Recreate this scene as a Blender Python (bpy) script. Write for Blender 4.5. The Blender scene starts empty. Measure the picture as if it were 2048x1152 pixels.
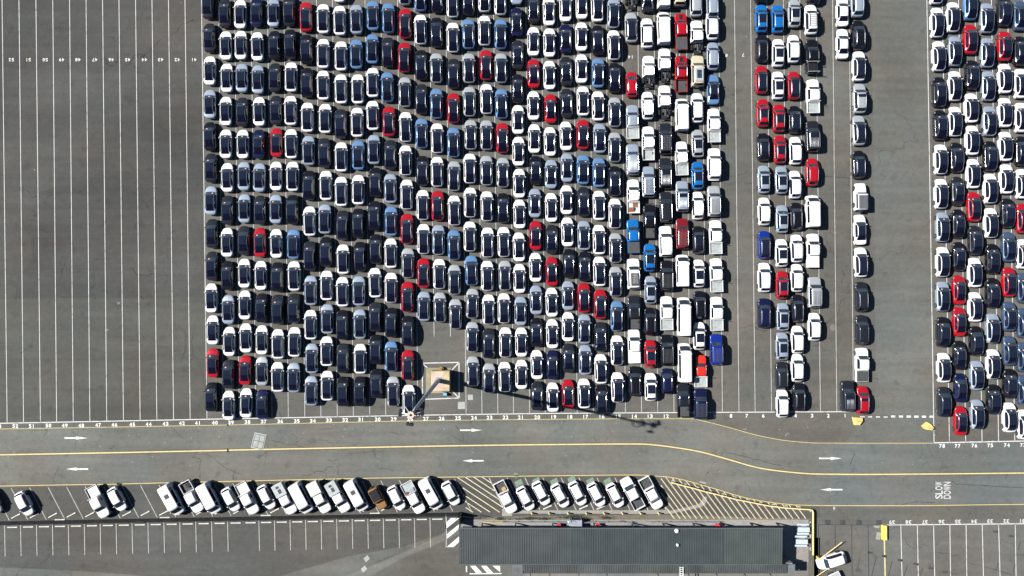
import bpy, bmesh, math, random
from mathutils import Vector
random.seed(7)
S = 12.6                       # photo pixels per metre on the ground
HC = 2048 / S * 24 / 36        # camera height
R = math.radians
SC = bpy.context.scene
COL = SC.collection

def X(px, h=0.0): return (px - 1024) / S * (1 - h / HC)
def Y(py, h=0.0): return (576 - py) / S * (1 - h / HC)
def P(px, py, h=0.0): return (X(px, h), Y(py, h))

# ------------------------------------------------------------------ materials
def new_mat(name):
    m = bpy.data.materials.new(name); m.use_nodes = True
    return m, m.node_tree, m.node_tree.nodes['Principled BSDF']

def flat(name, col, rough=0.5, metal=0.0, coat=0.0, var=0.0, scale=2.0, spec=0.5):
    m, nt, b = new_mat(name)
    b.inputs['Roughness'].default_value = rough
    b.inputs['Metallic'].default_value = metal
    b.inputs['Coat Weight'].default_value = coat
    b.inputs['Coat Roughness'].default_value = 0.04
    b.inputs['Specular IOR Level'].default_value = spec
    if var > 0:
        tc = nt.nodes.new('ShaderNodeTexCoord')
        n = nt.nodes.new('ShaderNodeTexNoise'); n.inputs['Scale'].default_value = scale; n.inputs['Detail'].default_value = 5
        nt.links.new(tc.outputs['Object'], n.inputs['Vector'])
        mx = nt.nodes.new('ShaderNodeMix'); mx.data_type = 'RGBA'
        mx.inputs['A'].default_value = (*[c * (1 - var) for c in col], 1)
        mx.inputs['B'].default_value = (*[min(1, c * (1 + var)) for c in col], 1)
        r = nt.nodes.new('ShaderNodeMapRange'); r.inputs['From Min'].default_value = 0.3; r.inputs['From Max'].default_value = 0.7
        nt.links.new(n.outputs['Fac'], r.inputs['Value']); nt.links.new(r.outputs['Result'], mx.inputs['Factor'])
        nt.links.new(mx.outputs['Result'], b.inputs['Base Color'])
    else:
        b.inputs['Base Color'].default_value = (*col, 1)
    return m

def paint_mat(name, col, metal, rough=0.22, coat=0.6):
    m, nt, b = new_mat(name)
    b.inputs['Roughness'].default_value = rough
    b.inputs['Metallic'].default_value = metal
    b.inputs['Coat Weight'].default_value = coat
    b.inputs['Coat Roughness'].default_value = 0.03
    # fine metallic flake / dust on the paint
    tc = nt.nodes.new('ShaderNodeTexCoord'); n = nt.nodes.new('ShaderNodeTexNoise')
    n.inputs['Scale'].default_value = 3.0; n.inputs['Detail'].default_value = 8
    nt.links.new(tc.outputs['Object'], n.inputs['Vector'])
    oi = nt.nodes.new('ShaderNodeObjectInfo')
    mx = nt.nodes.new('ShaderNodeMix'); mx.data_type = 'RGBA'
    mx.inputs['A'].default_value = (*[c * .86 for c in col], 1); mx.inputs['B'].default_value = (*[min(1, c * 1.1 + .002) for c in col], 1)
    nt.links.new(n.outputs['Fac'], mx.inputs['Factor']); nt.links.new(mx.outputs['Result'], b.inputs['Base Color'])
    return m

def asphalt(name, c, bands=False, cracks=0.0, patch=0.22, tint=(0, 0, 0)):
    m, nt, b = new_mat(name); N = nt.nodes; Lk = nt.links
    b.inputs['Roughness'].default_value = 0.9; b.inputs['Specular IOR Level'].default_value = 0.25
    tc = N.new('ShaderNodeTexCoord')
    def noise(scale, detail, rough=.55, vec=None):
        n = N.new('ShaderNodeTexNoise'); n.inputs['Scale'].default_value = scale; n.inputs['Detail'].default_value = detail
        n.inputs['Roughness'].default_value = rough
        Lk.new(vec or tc.outputs['Object'], n.inputs['Vector']); return n.outputs['Fac']
    def mr(v, a, bb, lo, hi):
        r = N.new('ShaderNodeMapRange'); r.inputs['From Min'].default_value = a; r.inputs['From Max'].default_value = bb
        r.inputs['To Min'].default_value = lo; r.inputs['To Max'].default_value = hi; Lk.new(v, r.inputs['Value']); return r.outputs['Result']
    def mul(a, bb):
        k = N.new('ShaderNodeMath'); k.operation = 'MULTIPLY'; Lk.new(a, k.inputs[0]); Lk.new(bb, k.inputs[1]); return k.outputs[0]
    f = mr(noise(.045, 6, .6), .3, .7, 1 - patch, 1 + patch)
    # long streaks along the traffic
    mp = N.new('ShaderNodeMapping'); mp.inputs['Scale'].default_value = (.05, .6, 1); Lk.new(tc.outputs['Object'], mp.inputs['Vector'])
    f = mul(f, mr(noise(1.0, 5, .6, mp.outputs['Vector']), .3, .7, .88, 1.12))
    f = mul(f, mr(noise(1.3, 6, .65), .3, .7, .90, 1.10))
    f = mul(f, mr(noise(5.5, 4, .75), .3, .7, .88, 1.12))
    f = mul(f, mr(noise(22, 3, .7), .3, .7, .82, 1.18))
    f = mul(f, mr(noise(.55, 2, .5), .26, .40, .80, 1.0))
    if bands:
        sp = N.new('ShaderNodeSeparateXYZ'); Lk.new(tc.outputs['Object'], sp.inputs[0])
        d = N.new('ShaderNodeMath'); d.operation = 'MULTIPLY_ADD'; d.inputs[1].default_value = 1 / 4.78; d.inputs[2].default_value = .37
        Lk.new(sp.outputs['Y'], d.inputs[0])
        wv = noise(.4, 2)
        d2 = N.new('ShaderNodeMath'); d2.operation = 'MULTIPLY_ADD'; d2.inputs[1].default_value = .03; Lk.new(wv, d2.inputs[0]); Lk.new(d.outputs[0], d2.inputs[2])
        fr = N.new('ShaderNodeMath'); fr.operation = 'FRACT'; Lk.new(d2.outputs[0], fr.inputs[0])
        f = mul(f, mr(fr.outputs[0], 0, .07, .90, 1.0))
        fr2 = N.new('ShaderNodeMath'); fr2.operation = 'PINGPONG'; fr2.inputs[1].default_value = 1.0; Lk.new(d2.outputs[0], fr2.inputs[0])
        f = mul(f, mr(fr2.outputs[0], .45, .55, .97, 1.03))
    if cracks > 0:
        wn = N.new('ShaderNodeTexNoise'); wn.inputs['Scale'].default_value = .35; wn.inputs['Detail'].default_value = 5
        Lk.new(tc.outputs['Object'], wn.inputs['Vector'])
        ad = N.new('ShaderNodeMix'); ad.data_type = 'VECTOR'; ad.inputs['Factor'].default_value = .0
        vm = N.new('ShaderNodeVectorMath'); vm.operation = 'MULTIPLY_ADD'; vm.inputs[1].default_value = (5, 5, 0)
        Lk.new(wn.outputs['Color'], vm.inputs[0]); Lk.new(tc.outputs['Object'], vm.inputs[2])
        vo = N.new('ShaderNodeTexVoronoi'); vo.feature = 'DISTANCE_TO_EDGE'; vo.inputs['Scale'].default_value = .085
        Lk.new(vm.outputs[0], vo.inputs['Vector'])
        line = mr(vo.outputs['Distance'], .0, .0045, 1 - cracks, 1.0)
        msk = mr(noise(.11, 3), .42, .55, 0, 1)
        k = N.new('ShaderNodeMix'); k.data_type = 'FLOAT'; k.inputs['A'].default_value = 1.0
        Lk.new(msk, k.inputs['Factor']); Lk.new(line, k.inputs['B'])
        f = mul(f, k.outputs['Result'])
    # hue wander: greyish-green to brown
    hm = N.new('ShaderNodeMix'); hm.data_type = 'RGBA'
    hm.inputs['A'].default_value = (c[0] * .96, c[1] * 1.02, c[2] * 1.02, 1); hm.inputs['B'].default_value = (c[0] * 1.05, c[1] * .99, c[2] * .93, 1)
    Lk.new(mr(noise(.08, 4), .35, .65, 0, 1), hm.inputs['Factor'])
    vs = N.new('ShaderNodeVectorMath'); vs.operation = 'SCALE'
    Lk.new(hm.outputs['Result'], vs.inputs[0]); Lk.new(f, vs.inputs['Scale'])
    Lk.new(vs.outputs[0], b.inputs['Base Color'])
    bp = N.new('ShaderNodeBump'); bp.inputs['Strength'].default_value = .15; bp.inputs['Distance'].default_value = .02
    Lk.new(noise(40, 3), bp.inputs['Height']); Lk.new(bp.outputs[0], b.inputs['Normal'])
    return m

def marking(name, col, wear=.35, scale=1.6):
    """road paint, worn through to transparent asphalt in specks"""
    m, nt, b = new_mat(name); N = nt.nodes; Lk = nt.links
    b.inputs['Roughness'].default_value = .7
    tc = N.new('ShaderNodeTexCoord'); n = N.new('ShaderNodeTexNoise'); n.inputs['Scale'].default_value = scale; n.inputs['Detail'].default_value = 8; n.inputs['Roughness'].default_value = .7
    Lk.new(tc.outputs['Object'], n.inputs['Vector'])
    r = N.new('ShaderNodeMapRange'); r.inputs['From Min'].default_value = .34; r.inputs['From Max'].default_value = .5
    Lk.new(n.outputs['Fac'], r.inputs['Value'])
    mx = N.new('ShaderNodeMix'); mx.data_type = 'RGBA'
    g = tuple(wear * .12 + (1 - wear) * c for c in col)
    mx.inputs['A'].default_value = (*g, 1); mx.inputs['B'].default_value = (*col, 1)
    Lk.new(r.outputs['Result'], mx.inputs['Factor']); Lk.new(mx.outputs['Result'], b.inputs['Base Color'])
    return m

M = {}
M['lot'] = asphalt('lot_asphalt', (.102, .099, .090), cracks=.5)
M['lot_dark'] = asphalt('dark_lot_asphalt', (.058, .058, .055), bands=True, cracks=.65, patch=.30)
M['lot_mid'] = asphalt('mid_lot_asphalt', (.073, .073, .066), bands=True, cracks=.4)
M['road'] = asphalt('road_asphalt', (.128, .129, .118), cracks=.5, patch=.24)
M['road_blue'] = asphalt('new_road_asphalt', (.115, .123, .119), cracks=.45, patch=.12)
M['bay'] = asphalt('bay_asphalt', (.078, .077, .072), cracks=.3, patch=.2)
M['yard'] = asphalt('yard_asphalt', (.112, .112, .103), cracks=.4, patch=.25)
M['east'] = asphalt('east_bay_asphalt', (.106, .104, .097), cracks=.5, patch=.25)
M['concrete'] = asphalt('concrete_slab', (.25, .245, .235), patch=.2)
M['pad'] = asphalt('concrete_pad', (.27, .265, .245), patch=.2)
M['dirt'] = asphalt('stained_soil', (.16, .145, .11), patch=.35)
M['white_line'] = marking('white_paint', (.78, .78, .76))
M['thin_line'] = marking('faded_white_paint', (.50, .48, .44), wear=.7)
M['bay_line'] = marking('bay_white_paint', (.60, .60, .58), wear=.55, scale=1.1)
M['lot_patch'] = asphalt('lot_patch_asphalt', (.064, .064, .060), patch=.2)
M['aisle'] = asphalt('aisle_asphalt', (.108, .110, .102), cracks=.4)
M['number'] = marking('number_paint', (.74, .74, .72), wear=.4, scale=5)
M['arrow'] = marking('arrow_paint', (.64, .64, .62), wear=.6, scale=2.5)
M['old_number'] = marking('old_number_paint', (.62, .62, .58), wear=.75, scale=6)
M['yellow_line'] = marking('yellow_paint', (.62, .53, .28))
M['yellow_halo'] = asphalt('yellow_stain', (.128, .115, .078), patch=.25)
M['green'] = marking('green_paint', (.16, .25, .17), wear=.85, scale=3)
M['black_line'] = flat('blackout_paint', (.045, .05, .055), .8, var=.3)
M['crack'] = flat('crack_sealant', (.03, .03, .03), .7, var=.4)
M['glass'] = flat('tinted_glass', (.009, .013, .026), .05, spec=.6)
M['screen'] = flat('windscreen_glass', (.027, .038, .050), .06, spec=.75)  # base colour lifted to teal, painting in the reflected sky
M['rglass'] = flat('rear_glass', (.004, .004, .012), .06, spec=.4)
M['black'] = flat('black_plastic', (.012, .012, .013), .5)
M['tyre'] = flat('tyre_rubber', (.015, .015, .015), .8)
M['rim'] = flat('alloy_rim', (.35, .36, .38), .3, .9)
M['trim'] = flat('chrome_trim', (.62, .64, .66), .25, .9)
M['lamp'] = flat('headlamp_lens', (.30, .33, .36), .1, .3)
M['tail'] = flat('tail_lamp_lens', (.20, .008, .01), .15)
M['sticker'] = flat('paper_sticker', (.75, .42, .40), .7)
M['rib'] = flat('aluminium_rail', (.42, .43, .46), .35, .8)
M['graytray'] = flat('grey_tray_floor', (.42, .46, .45), .45, .2, var=.15, scale=2.5)
M['cream'] = flat('cream_tray_liner', (.62, .58, .50), .7, var=.08)
M['tonneau'] = flat('vinyl_cover', (.055, .058, .06), .75, var=.15)
M['frame'] = flat('chassis_steel', (.03, .03, .033), .5, .3)
M['carton'] = flat('cardboard', (.45, .28, .13), .8, var=.15)
M['rust'] = flat('brown_timber', (.22, .09, .05), .8, var=.4, scale=4)
M['solar'] = flat('solar_cells', (.02, .035, .07), .15)
M['conc_y'] = flat('yellow_concrete', (.46, .37, .22), .9, var=.3, scale=1.1)
M['conc_pink'] = flat('pinkish_concrete', (.50, .39, .31), .9, var=.12, scale=1.2)
M['yellow'] = flat('yellow_paint_steel', (.75, .55, .12), .6, var=.12, scale=1.5)
M['pale_yellow'] = flat('pale_yellow_paint', (.75, .60, .28), .6, var=.12, scale=3)
M['galv'] = flat('galvanised_steel', (.36, .40, .46), .45, .3, var=.12, scale=2)
M['galv_light'] = flat('bright_galvanised', (.55, .57, .6), .4, .4)
M['black_steel'] = flat('black_steel', (.016, .017, .018), .5, .2)
M['white'] = flat('white_enamel', (.8, .8, .8), .4)
M['wall'] = flat('office_wall', (.22, .24, .25), .8, var=.1)
M['window'] = flat('office_window', (.02, .03, .04), .08)
M['tableblue'] = flat('pale_blue_table', (.50, .58, .66), .5, var=.08)
M['red'] = flat('red_enamel', (.55, .03, .05), .4)
M['blue_box'] = flat('blue_plastic', (.16, .42, .62), .5)
M['leaf'] = flat('weed_leaf', (.028, .036, .018), .8, var=.5, scale=6)
M['mesh'] = None
PAINT = {
 'W': paint_mat('white_car_paint', (.80, .80, .80), 0, .3, .4),
 'S': paint_mat('silver_car_paint', (.41, .485, .58), .45, .28),
 'G': paint_mat('pale_silver_car_paint', (.52, .55, .56), .45, .28),
 'B': paint_mat('steel_blue_car_paint', (.15, .30, .54), .4, .28),
 'Q': paint_mat('dark_steel_blue_car_paint', (.07, .115, .20), .4, .25),
 'D': paint_mat('charcoal_car_paint', (.016, .018, .023), .15, .2),
 'K': paint_mat('black_car_paint', (.006, .006, .008), .0, .15),
 'N': paint_mat('navy_car_paint', (.008, .012, .055), .3, .2),
 'R': paint_mat('red_car_paint', (.46, .008, .018), .25, .22),
 'M': paint_mat('maroon_car_paint', (.24, .012, .018), .3, .25),
 'L': paint_mat('bright_blue_car_paint', (.010, .17, .52), .3, .22),
 'U': paint_mat('deep_blue_car_paint', (.008, .035, .32), .35, .22),
 'O': paint_mat('orange_red_car_paint', (.62, .028, .012), .0, .3),
 'E': paint_mat('beige_car_paint', (.52, .47, .33), .0, .35),
 'T': paint_mat('tan_car_paint', (.27, .14, .045), .0, .4),
}
CW = dict(W='white', S='silver', G='pale silver', B='steel blue', Q='dark steel blue', D='charcoal grey', K='black', N='navy blue', R='red', M='maroon',
          L='bright blue', U='deep blue', O='orange red', E='beige', T='tan')

# ------------------------------------------------------------------ mesh helpers
class MB:
    def __init__(s): s.v = []; s.f = []; s.m = []
    def add(s, vs, fs, mi=0):
        o = len(s.v); s.v += [tuple(v) for v in vs]; s.f += [tuple(i + o for i in f) for f in fs]; s.m += [mi] * len(fs); return s
    def box(s, x0, x1, y0, y1, z0, z1, mi=0, bev=0.0):
        if bev <= 0:
            return s.add([(x0, y0, z0), (x1, y0, z0), (x1, y1, z0), (x0, y1, z0), (x0, y0, z1), (x1, y0, z1), (x1, y1, z1), (x0, y1, z1)],
                  [(0, 3, 2, 1), (4, 5, 6, 7), (0, 1, 5, 4), (1, 2, 6, 5), (2, 3, 7, 6), (3, 0, 4, 7)], mi)
        b = bev
        def ring(i, z): return [(x0 + i + b, y0 + i, z), (x1 - i - b, y0 + i, z), (x1 - i, y0 + i + b, z), (x1 - i, y1 - i - b, z), (x1 - i - b, y1 - i, z), (x0 + i + b, y1 - i, z), (x0 + i, y1 - i - b, z), (x0 + i, y0 + i + b, z)]
        vs = ring(0, z0) + ring(0, z1 - b) + ring(b, z1)
        fs = [tuple(range(7, -1, -1)), tuple(range(16, 24))]
        for k in range(2):
            for i in range(8):
                j = (i + 1) % 8; fs.append((k * 8 + i, k * 8 + j, k * 8 + 8 + j, k * 8 + 8 + i))
        return s.add(vs, fs, mi)
    def prism(s, pts, z0, z1, mi=0, taper=0.0):
        n = len(pts); cx = sum(p[0] for p in pts) / n; cy = sum(p[1] for p in pts) / n
        top = [(cx + (p[0] - cx) * (1 - taper), cy + (p[1] - cy) * (1 - taper)) for p in pts]
        return s.add([(p[0], p[1], z0) for p in pts] + [(p[0], p[1], z1) for p in top],
              [tuple(range(n - 1, -1, -1)), tuple(range(n, 2 * n))] + [(i, (i + 1) % n, n + (i + 1) % n, n + i) for i in range(n)], mi)
    def tube(s, a, b, r0, r1=None, n=8, mi=0):
        r1 = r0 if r1 is None else r1
        a = Vector(a); b = Vector(b); d = (b - a).normalized()
        u = d.orthogonal().normalized(); w = d.cross(u)
        vs = []
        for c, r in ((a, r0), (b, r1)):
            for i in range(n):
                t = 2 * math.pi * i / n; vs.append(c + (u * math.cos(t) + w * math.sin(t)) * r)
        return s.add(vs, [tuple(range(n - 1, -1, -1)), tuple(range(n, 2 * n))] + [(i, (i + 1) % n, n + (i + 1) % n, n + i) for i in range(n)], mi)
    def wheel(s, x, y, r, w, side):
        # tyre with rounded shoulder, dished rim (material 1) on the outer side
        n = 18; x0 = x - w / 2; x1 = x + w / 2
        prof = [(x0, r * .6), (x0, r * .93), (x0 + .03, r), (x1 - .03, r), (x1, r * .93), (x1, r * .66)]
        if side < 0: prof = [(2 * x - a, b) for a, b in prof]
        vs = []; fs = []
        for a, b in prof:
            for i in range(n): t = 2 * math.pi * i / n; vs.append((a, y + b * math.cos(t), r + b * math.sin(t)))
        for k in range(len(prof) - 1):
            for i in range(n):
                j = (i + 1) % n; fs.append((k * n + i, k * n + j, k * n + n + j, k * n + n + i))
        s.add(vs, fs, 0)
        e = prof[-1][0]; xi = e - side * .03
        c = [(e, y + r * .66 * math.cos(2 * math.pi * i / n), r + r * .66 * math.sin(2 * math.pi * i / n)) for i in range(n)] + [(xi, y, r)]
        s.add(c, [(i, (i + 1) % n, n) for i in range(n)], 1)
        return s
    def strip(s, pts, w, z, mi=0):
        """flat ribbon along a polyline"""
        pts = [Vector((p[0], p[1])) for p in pts]; L_ = []; 
        for i, p in enumerate(pts):
            d = (pts[min(i + 1, len(pts) - 1)] - pts[max(i - 1, 0)]).normalized(); nrm = Vector((-d.y, d.x))
            ww = w[i] if isinstance(w, (list, tuple)) else w
            L_.append((p + nrm * ww / 2, p - nrm * ww / 2))
        vs = []; 
        for a, b in L_: vs += [(a.x, a.y, z), (b.x, b.y, z)]
        return s.add(vs, [(2 * i, 2 * i + 1, 2 * i + 3, 2 * i + 2) for i in range(len(pts) - 1)], mi)
    def quad(s, pts, z, mi=0):
        return s.add([(p[0], p[1], z) for p in pts], [tuple(range(len(pts)))], mi)
    def mesh(s, name, mats, smooth=None):
        me = bpy.data.meshes.new(name); me.from_pydata(s.v, [], s.f)
        for m in (mats if isinstance(mats, (list, tuple)) else [mats]): me.materials.append(m)
        me.polygons.foreach_set('material_index', s.m)
        bm = bmesh.new(); bm.from_mesh(me); bmesh.ops.recalc_face_normals(bm, faces=bm.faces[:])
        bm.to_mesh(me); bm.free()
        if smooth is not None:
            me.polygons.foreach_set('use_smooth', [True] * len(me.polygons)); me.set_sharp_from_angle(angle=R(smooth))
        me.update(); return me
    def build(s, name, mats, parent=None, smooth=None, loc=None):
        return link(name, s.mesh(name, mats, smooth), parent, loc)

def link(name, me, parent=None, loc=None):
    o = bpy.data.objects.new(name, me); COL.objects.link(o)
    if parent: o.parent = parent
    if loc: o.location = loc
    return o
def tag(o, label, cat, group=None, kind=None):
    o['label'] = label; o['category'] = cat
    if group: o['group'] = group
    if kind: o['kind'] = kind
    return o
def thing(name, label, cat, loc=(0, 0, 0), rz=0.0, group=None):
    o = bpy.data.objects.new(name, None); COL.objects.link(o); o.location = loc; o.rotation_euler = (0, 0, rz)
    o.empty_display_size = .3
    return tag(o, label, cat, group)
def struct(name, mb, mats):
    o = mb.build(name, mats); o['kind'] = 'structure'; return o

# ------------------------------------------------------------------ vehicles
def pchip(pts):
    xs = [p[0] for p in pts]; ys = [p[1] for p in pts]; n = len(xs)
    d = [(ys[i + 1] - ys[i]) / (xs[i + 1] - xs[i]) for i in range(n - 1)]
    m = [d[0]] + [0 if d[i - 1] * d[i] <= 0 else 2 * d[i - 1] * d[i] / (d[i - 1] + d[i]) for i in range(1, n - 1)] + [d[-1]]
    def f(x):
        x = min(max(x, xs[0]), xs[-1]); i = 0
        while i < n - 2 and x > xs[i + 1]: i += 1
        h = xs[i + 1] - xs[i]; t = (x - xs[i]) / h
        return ((1 + 2 * t) * (1 - t) ** 2 * ys[i] + t * (1 - t) ** 2 * h * m[i] + t * t * (3 - 2 * t) * ys[i + 1] + t * t * (t - 1) * h * m[i + 1])
    return f

class Shell:
    """lofted car body; u runs from nose to tail, front at +y"""
    def __init__(s, L, W, H, top, belt, rw, axles, cuts, Ltot=None, nose=.26, stern=.16, r=.34, ef=.16, er=.14, bf=.20, br=.12):
        s.L, s.W, s.H = L, W, H; s.Lt = Ltot or L
        s.top = pchip(top); s.belt = belt; s.rw = rw; s.ax = axles; s.r = r
        s.nose, s.stern, s.ef, s.er, s.bf, s.br = nose, stern, ef, er, bf, br
        us = set([p[0] for p in top] + list(cuts))
        k = 0
        while k * .22 < L: us.add(k * .22); k += 1
        us |= {.03, L - .03, .08, L - .08}
        for a in axles:
            for dd in (-.44, -.40, -.3, -.15, 0, .15, .3, .40, .44): 
                if 0 < a + dd < L: us.add(a + dd)
        us = sorted(us); o = [us[0]]
        for u in us[1:]:
            if u - o[-1] > .012 or u in cuts:
                if u - o[-1] <= .012: o.pop()
                o.append(u)
        s.us = o
        s.g = [s.ring(u) for u in s.us]
    def half(s, u):
        L, W, H = s.L, s.W, s.H; v = u / L
        w = W / 2 * (1 - s.nose * max(0, (s.ef - v) / s.ef) ** 2.2 - s.stern * max(0, (v - 1 + s.er) / s.er) ** 2.2)
        zt = s.top(u); bl = s.belt[0] + (s.belt[1] - s.belt[0]) * v
        zb = min(bl, zt - .05)
        g = min(1, max(0, (zt - bl - .02) / (H - bl - .12)));  g = g * g * (3 - 2 * g)
        rw = s.rw[0] + (s.rw[1] - s.rw[0]) * v
        z0 = .24
        for a in s.ax:
            d = abs(u + s.bow(u) * .9 - a)
            if d < .40: z0 = max(z0, s.r + math.sqrt(.40 ** 2 - d * d) * .98)
        if v < .03 or v > .97: z0 = max(z0, .3)
        mix = lambda a, b, t: a + (b - a) * t
        zm = max(mix(z0, zb, .55), .5 * (z0 + zb))
        pts = [(w * .93, z0), (w * .985, min(z0 + .1, zb - .12)), (w, zm), (w * .995, zb - .06), (w * .955, zb),
               (mix(w * .90, w * .93, g), mix(zb + .03, zb + .012, g)), (mix(w * .86, rw + .03, g), mix(zt - .012, zt - .065, g)),
               (mix(w * .81, rw * .985, g), mix(zt - .006, zt - .032, g)), (mix(w * .74, rw * .94, g), mix(zt - .003, zt - .012, g)),
               (mix(w * .36, rw * .45, g), zt), (0, zt + .006)]
        return pts
    def bow(s, u):
        v = u / s.L; return s.bf * max(0, 1 - v * 2.5) - s.br * max(0, (v - .72) / .28)
    def ring(s, u):
        h = s.half(u); y = s.Lt / 2 - u; b = s.bow(u); k = 4 / s.W ** 2
        return [(-a, y - b * a * a * k, z) for a, z in h] + [(a, y - b * a * a * k, z) for a, z in h[-2::-1]]
    def body(s, name):
        mb = MB(); n = 21; vs = [p for r in s.g for p in r]; fs = []
        for k in range(len(s.g) - 1):
            for j in range(n - 1): fs.append((k * n + j, k * n + j + 1, k * n + n + j + 1, k * n + n + j))
            fs.append((k * n + n - 1, k * n, k * n + n, k * n + n + n - 1))
        fs.append(tuple(range(n))); e = (len(s.g) - 1) * n; fs.append(tuple(range(e, e + n)))
        mb.add(vs, fs); return mb.mesh(name, PAINT['W'], 38)
    def nrm(s, k, j):
        a = Vector(s.g[min(k + 1, len(s.g) - 1)][j]) - Vector(s.g[max(k - 1, 0)][j])
        b = Vector(s.g[k][min(j + 1, 20)]) - Vector(s.g[k][max(j - 1, 0)])
        c = a.cross(b)
        c = c.normalized() if c.length > 1e-9 else Vector((0, 0, 1))
        p = Vector(s.g[k][j]) - Vector((0, s.g[k][j][1], .5))
        return c if c.dot(p) > 0 else -c
    def patch(s, u0, u1, j0, j1, off=.008, mb=None):
        mb = mb or MB(); ks = [k for k, u in enumerate(s.us) if u0 - 1e-4 <= u <= u1 + 1e-4]
        vs = []; fs = []; w = j1 - j0 + 1
        for k in ks:
            for j in range(j0, j1 + 1): vs.append(Vector(s.g[k][j]) + s.nrm(k, j) * off)
        for a in range(len(ks) - 1):
            for b in range(w - 1): fs.append((a * w + b, a * w + b + 1, a * w + w + b + 1, a * w + w + b))
        mb.add(vs, fs); return mb
    def both(s, u0, u1, j0, j1, off=.008):
        return [s.patch(u0, u1, j0, j1, off), s.patch(u0, u1, 20 - j1, 20 - j0, off)]

PROTO = {}
def common(sh, cowl, rf, side_end, wheel_r, mirror=True, axles=None, track=None, wheelw=.22, tails=True, side=True, side0=.42):
    parts = [('body', sh.body('body'), 'paint')]
    parts.append(('windscreen', sh.patch(cowl, rf, 7, 13).mesh('windscreen', M['screen'], 40), None))
    if side:
        for mb in sh.both(cowl + side0, side_end, 5, 6): parts.append(('side_window', mb.mesh('side_window', M['glass'], 40), None))
    if side:
        for j in (6, 14):
            pts = [Vector(sh.g[k][j]) + sh.nrm(k, j) * .012 for k, u in enumerate(sh.us) if cowl + side0 - .12 <= u <= side_end + .1]
            mb = MB()
            for p, q in zip(pts, pts[1:]): mb.tube(p, q, .014, n=5)
            parts.append(('window_trim', mb.mesh('window_trim', M['trim'], 60), None))
    for mb in sh.both(.1, .44, 3, 5, .006): parts.append(('headlight', mb.mesh('headlight', M['lamp'], 40), None))
    if tails:
        for mb in sh.both(sh.L - .24, sh.L - .03, 3, 5, .006): parts.append(('tail_light', mb.mesh('tail_light', M['tail'], 40), None))
    W = sh.W
    if mirror:
        for sg in (-1, 1):
            mb = MB(); y = sh.Lt / 2 - cowl - .42; z = sh.belt[0] + .06
            x0, x1 = sorted((sg * (W / 2 - .06), sg * (W / 2 + .13)))
            mb.box(x0, x1, y - .07, y + .07, z, z + .14, bev=.04)
            parts.append(('door_mirror', mb.mesh('door_mirror', PAINT['W'], 40), 'paint'))
    for a in (axles or sh.ax):
        for sg in (-1, 1):
            mb = MB().wheel(sg * ((track or (W / 2 - .02)) - wheelw / 2), sh.Lt / 2 - a, wheel_r, wheelw, sg)
            parts.append(('wheel', mb.mesh('wheel', [M['tyre'], M['rim']], 40), None))
    return parts
def sticker(sh, u, xs):
    out = []
    for x in xs:
        z0 = sh.top(u) + .02; z1 = sh.top(u + .16) + .02; y = sh.Lt / 2 - u
        dz = .012 * (abs(x) / .4)
        mb = MB().add([(x - .11, y, z0 - dz), (x + .11, y, z0 - dz), (x + .11, y - .16, z1 - dz), (x - .11, y - .16, z1 - dz)], [(0, 1, 2, 3)])
        out.append(mb.mesh('windscreen_sticker', M['sticker']))
    return out
STICK = {}
def rails(sh, u0, u1, x, h=.05, r=.02):
    res = []
    for sg in (-1, 1):
        mb = MB(); n = 5; pts = []
        for i in range(n):
            u = u0 + (u1 - u0) * i / (n - 1); pts.append((sg * x, sh.Lt / 2 - u, sh.top(u) - .03 + (h if 0 < i < n - 1 else .02)))
        for a, b in zip(pts, pts[1:]): mb.tube(a, b, r, n=6)
        res.append(('roof_rail', mb.mesh('roof_rail', M['rib'], 40), None))
    return res

# fastback sedan with panoramic glass
sh = Shell(4.62, 1.88, 1.44, [(0, .52), (.08, .66), (.4, .77), (.98, .92), (1.6, 1.33), (2.25, 1.44), (2.85, 1.42), (3.55, 1.25), (4.02, 1.06), (4.37, 1.0), (4.54, .9), (4.62, .6)],
           (.90, .98), (.66, .57), (.86, 3.68), (.96, 1.6, 2.95, 3.98, 1.38, 3.64), nose=.46, stern=.36, ef=.18, er=.16)
pp = common(sh, .96, 1.6, 3.64, .34)
pp += [('glass_roof', sh.patch(1.6, 2.95, 8, 12).mesh('glass_roof', M['glass'], 40), None), ('rear_window', sh.patch(2.95, 3.98, 8, 12).mesh('rear_window', M['rglass'], 40), None)]
PROTO['fastback_sedan'] = pp; STICK['fastback_sedan'] = sticker(sh, 1.12, (-.33, .0, .36))
# crossovers: ring tail and long-glass tail
for nm, tail, top in (('crossover', 4.36, [(0, .6), (.08, .76), (.45, .9), (.95, 1.02), (1.7, 1.5), (2.4, 1.62), (3.2, 1.6), (3.9, 1.42), (4.36, 1.1), (4.52, 1.05), (4.64, .93), (4.70, .68)]),
                      ('crossover_long', 4.62, [(0, .6), (.08, .76), (.45, .9), (.95, 1.02), (1.7, 1.5), (2.4, 1.62), (3.2, 1.6), (3.9, 1.45), (4.36, 1.2), (4.62, 1.0), (4.70, .9), (4.76, .66)])):
    L_ = top[-1][0]
    sh = Shell(L_, 1.93, 1.62, top, (.98, 1.04), (.69, .62), (.9, 3.78), (.95, 1.58, 3.36, tail, 1.38, 3.9), nose=.40, stern=(.30 if nm == 'crossover' else .26), ef=.17, er=.13)
    pp = common(sh, .95, 1.58, 3.9, .36)
    pp += [('glass_roof', sh.patch(1.58, 3.36, 8, 12).mesh('glass_roof', M['glass'], 40), None), ('rear_window', sh.patch(3.36, tail, 8, 12).mesh('rear_window', M['rglass'], 40), None)]
    PROTO[nm] = pp; STICK[nm] = sticker(sh, 1.12, (-.33, .0, .36))
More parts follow.
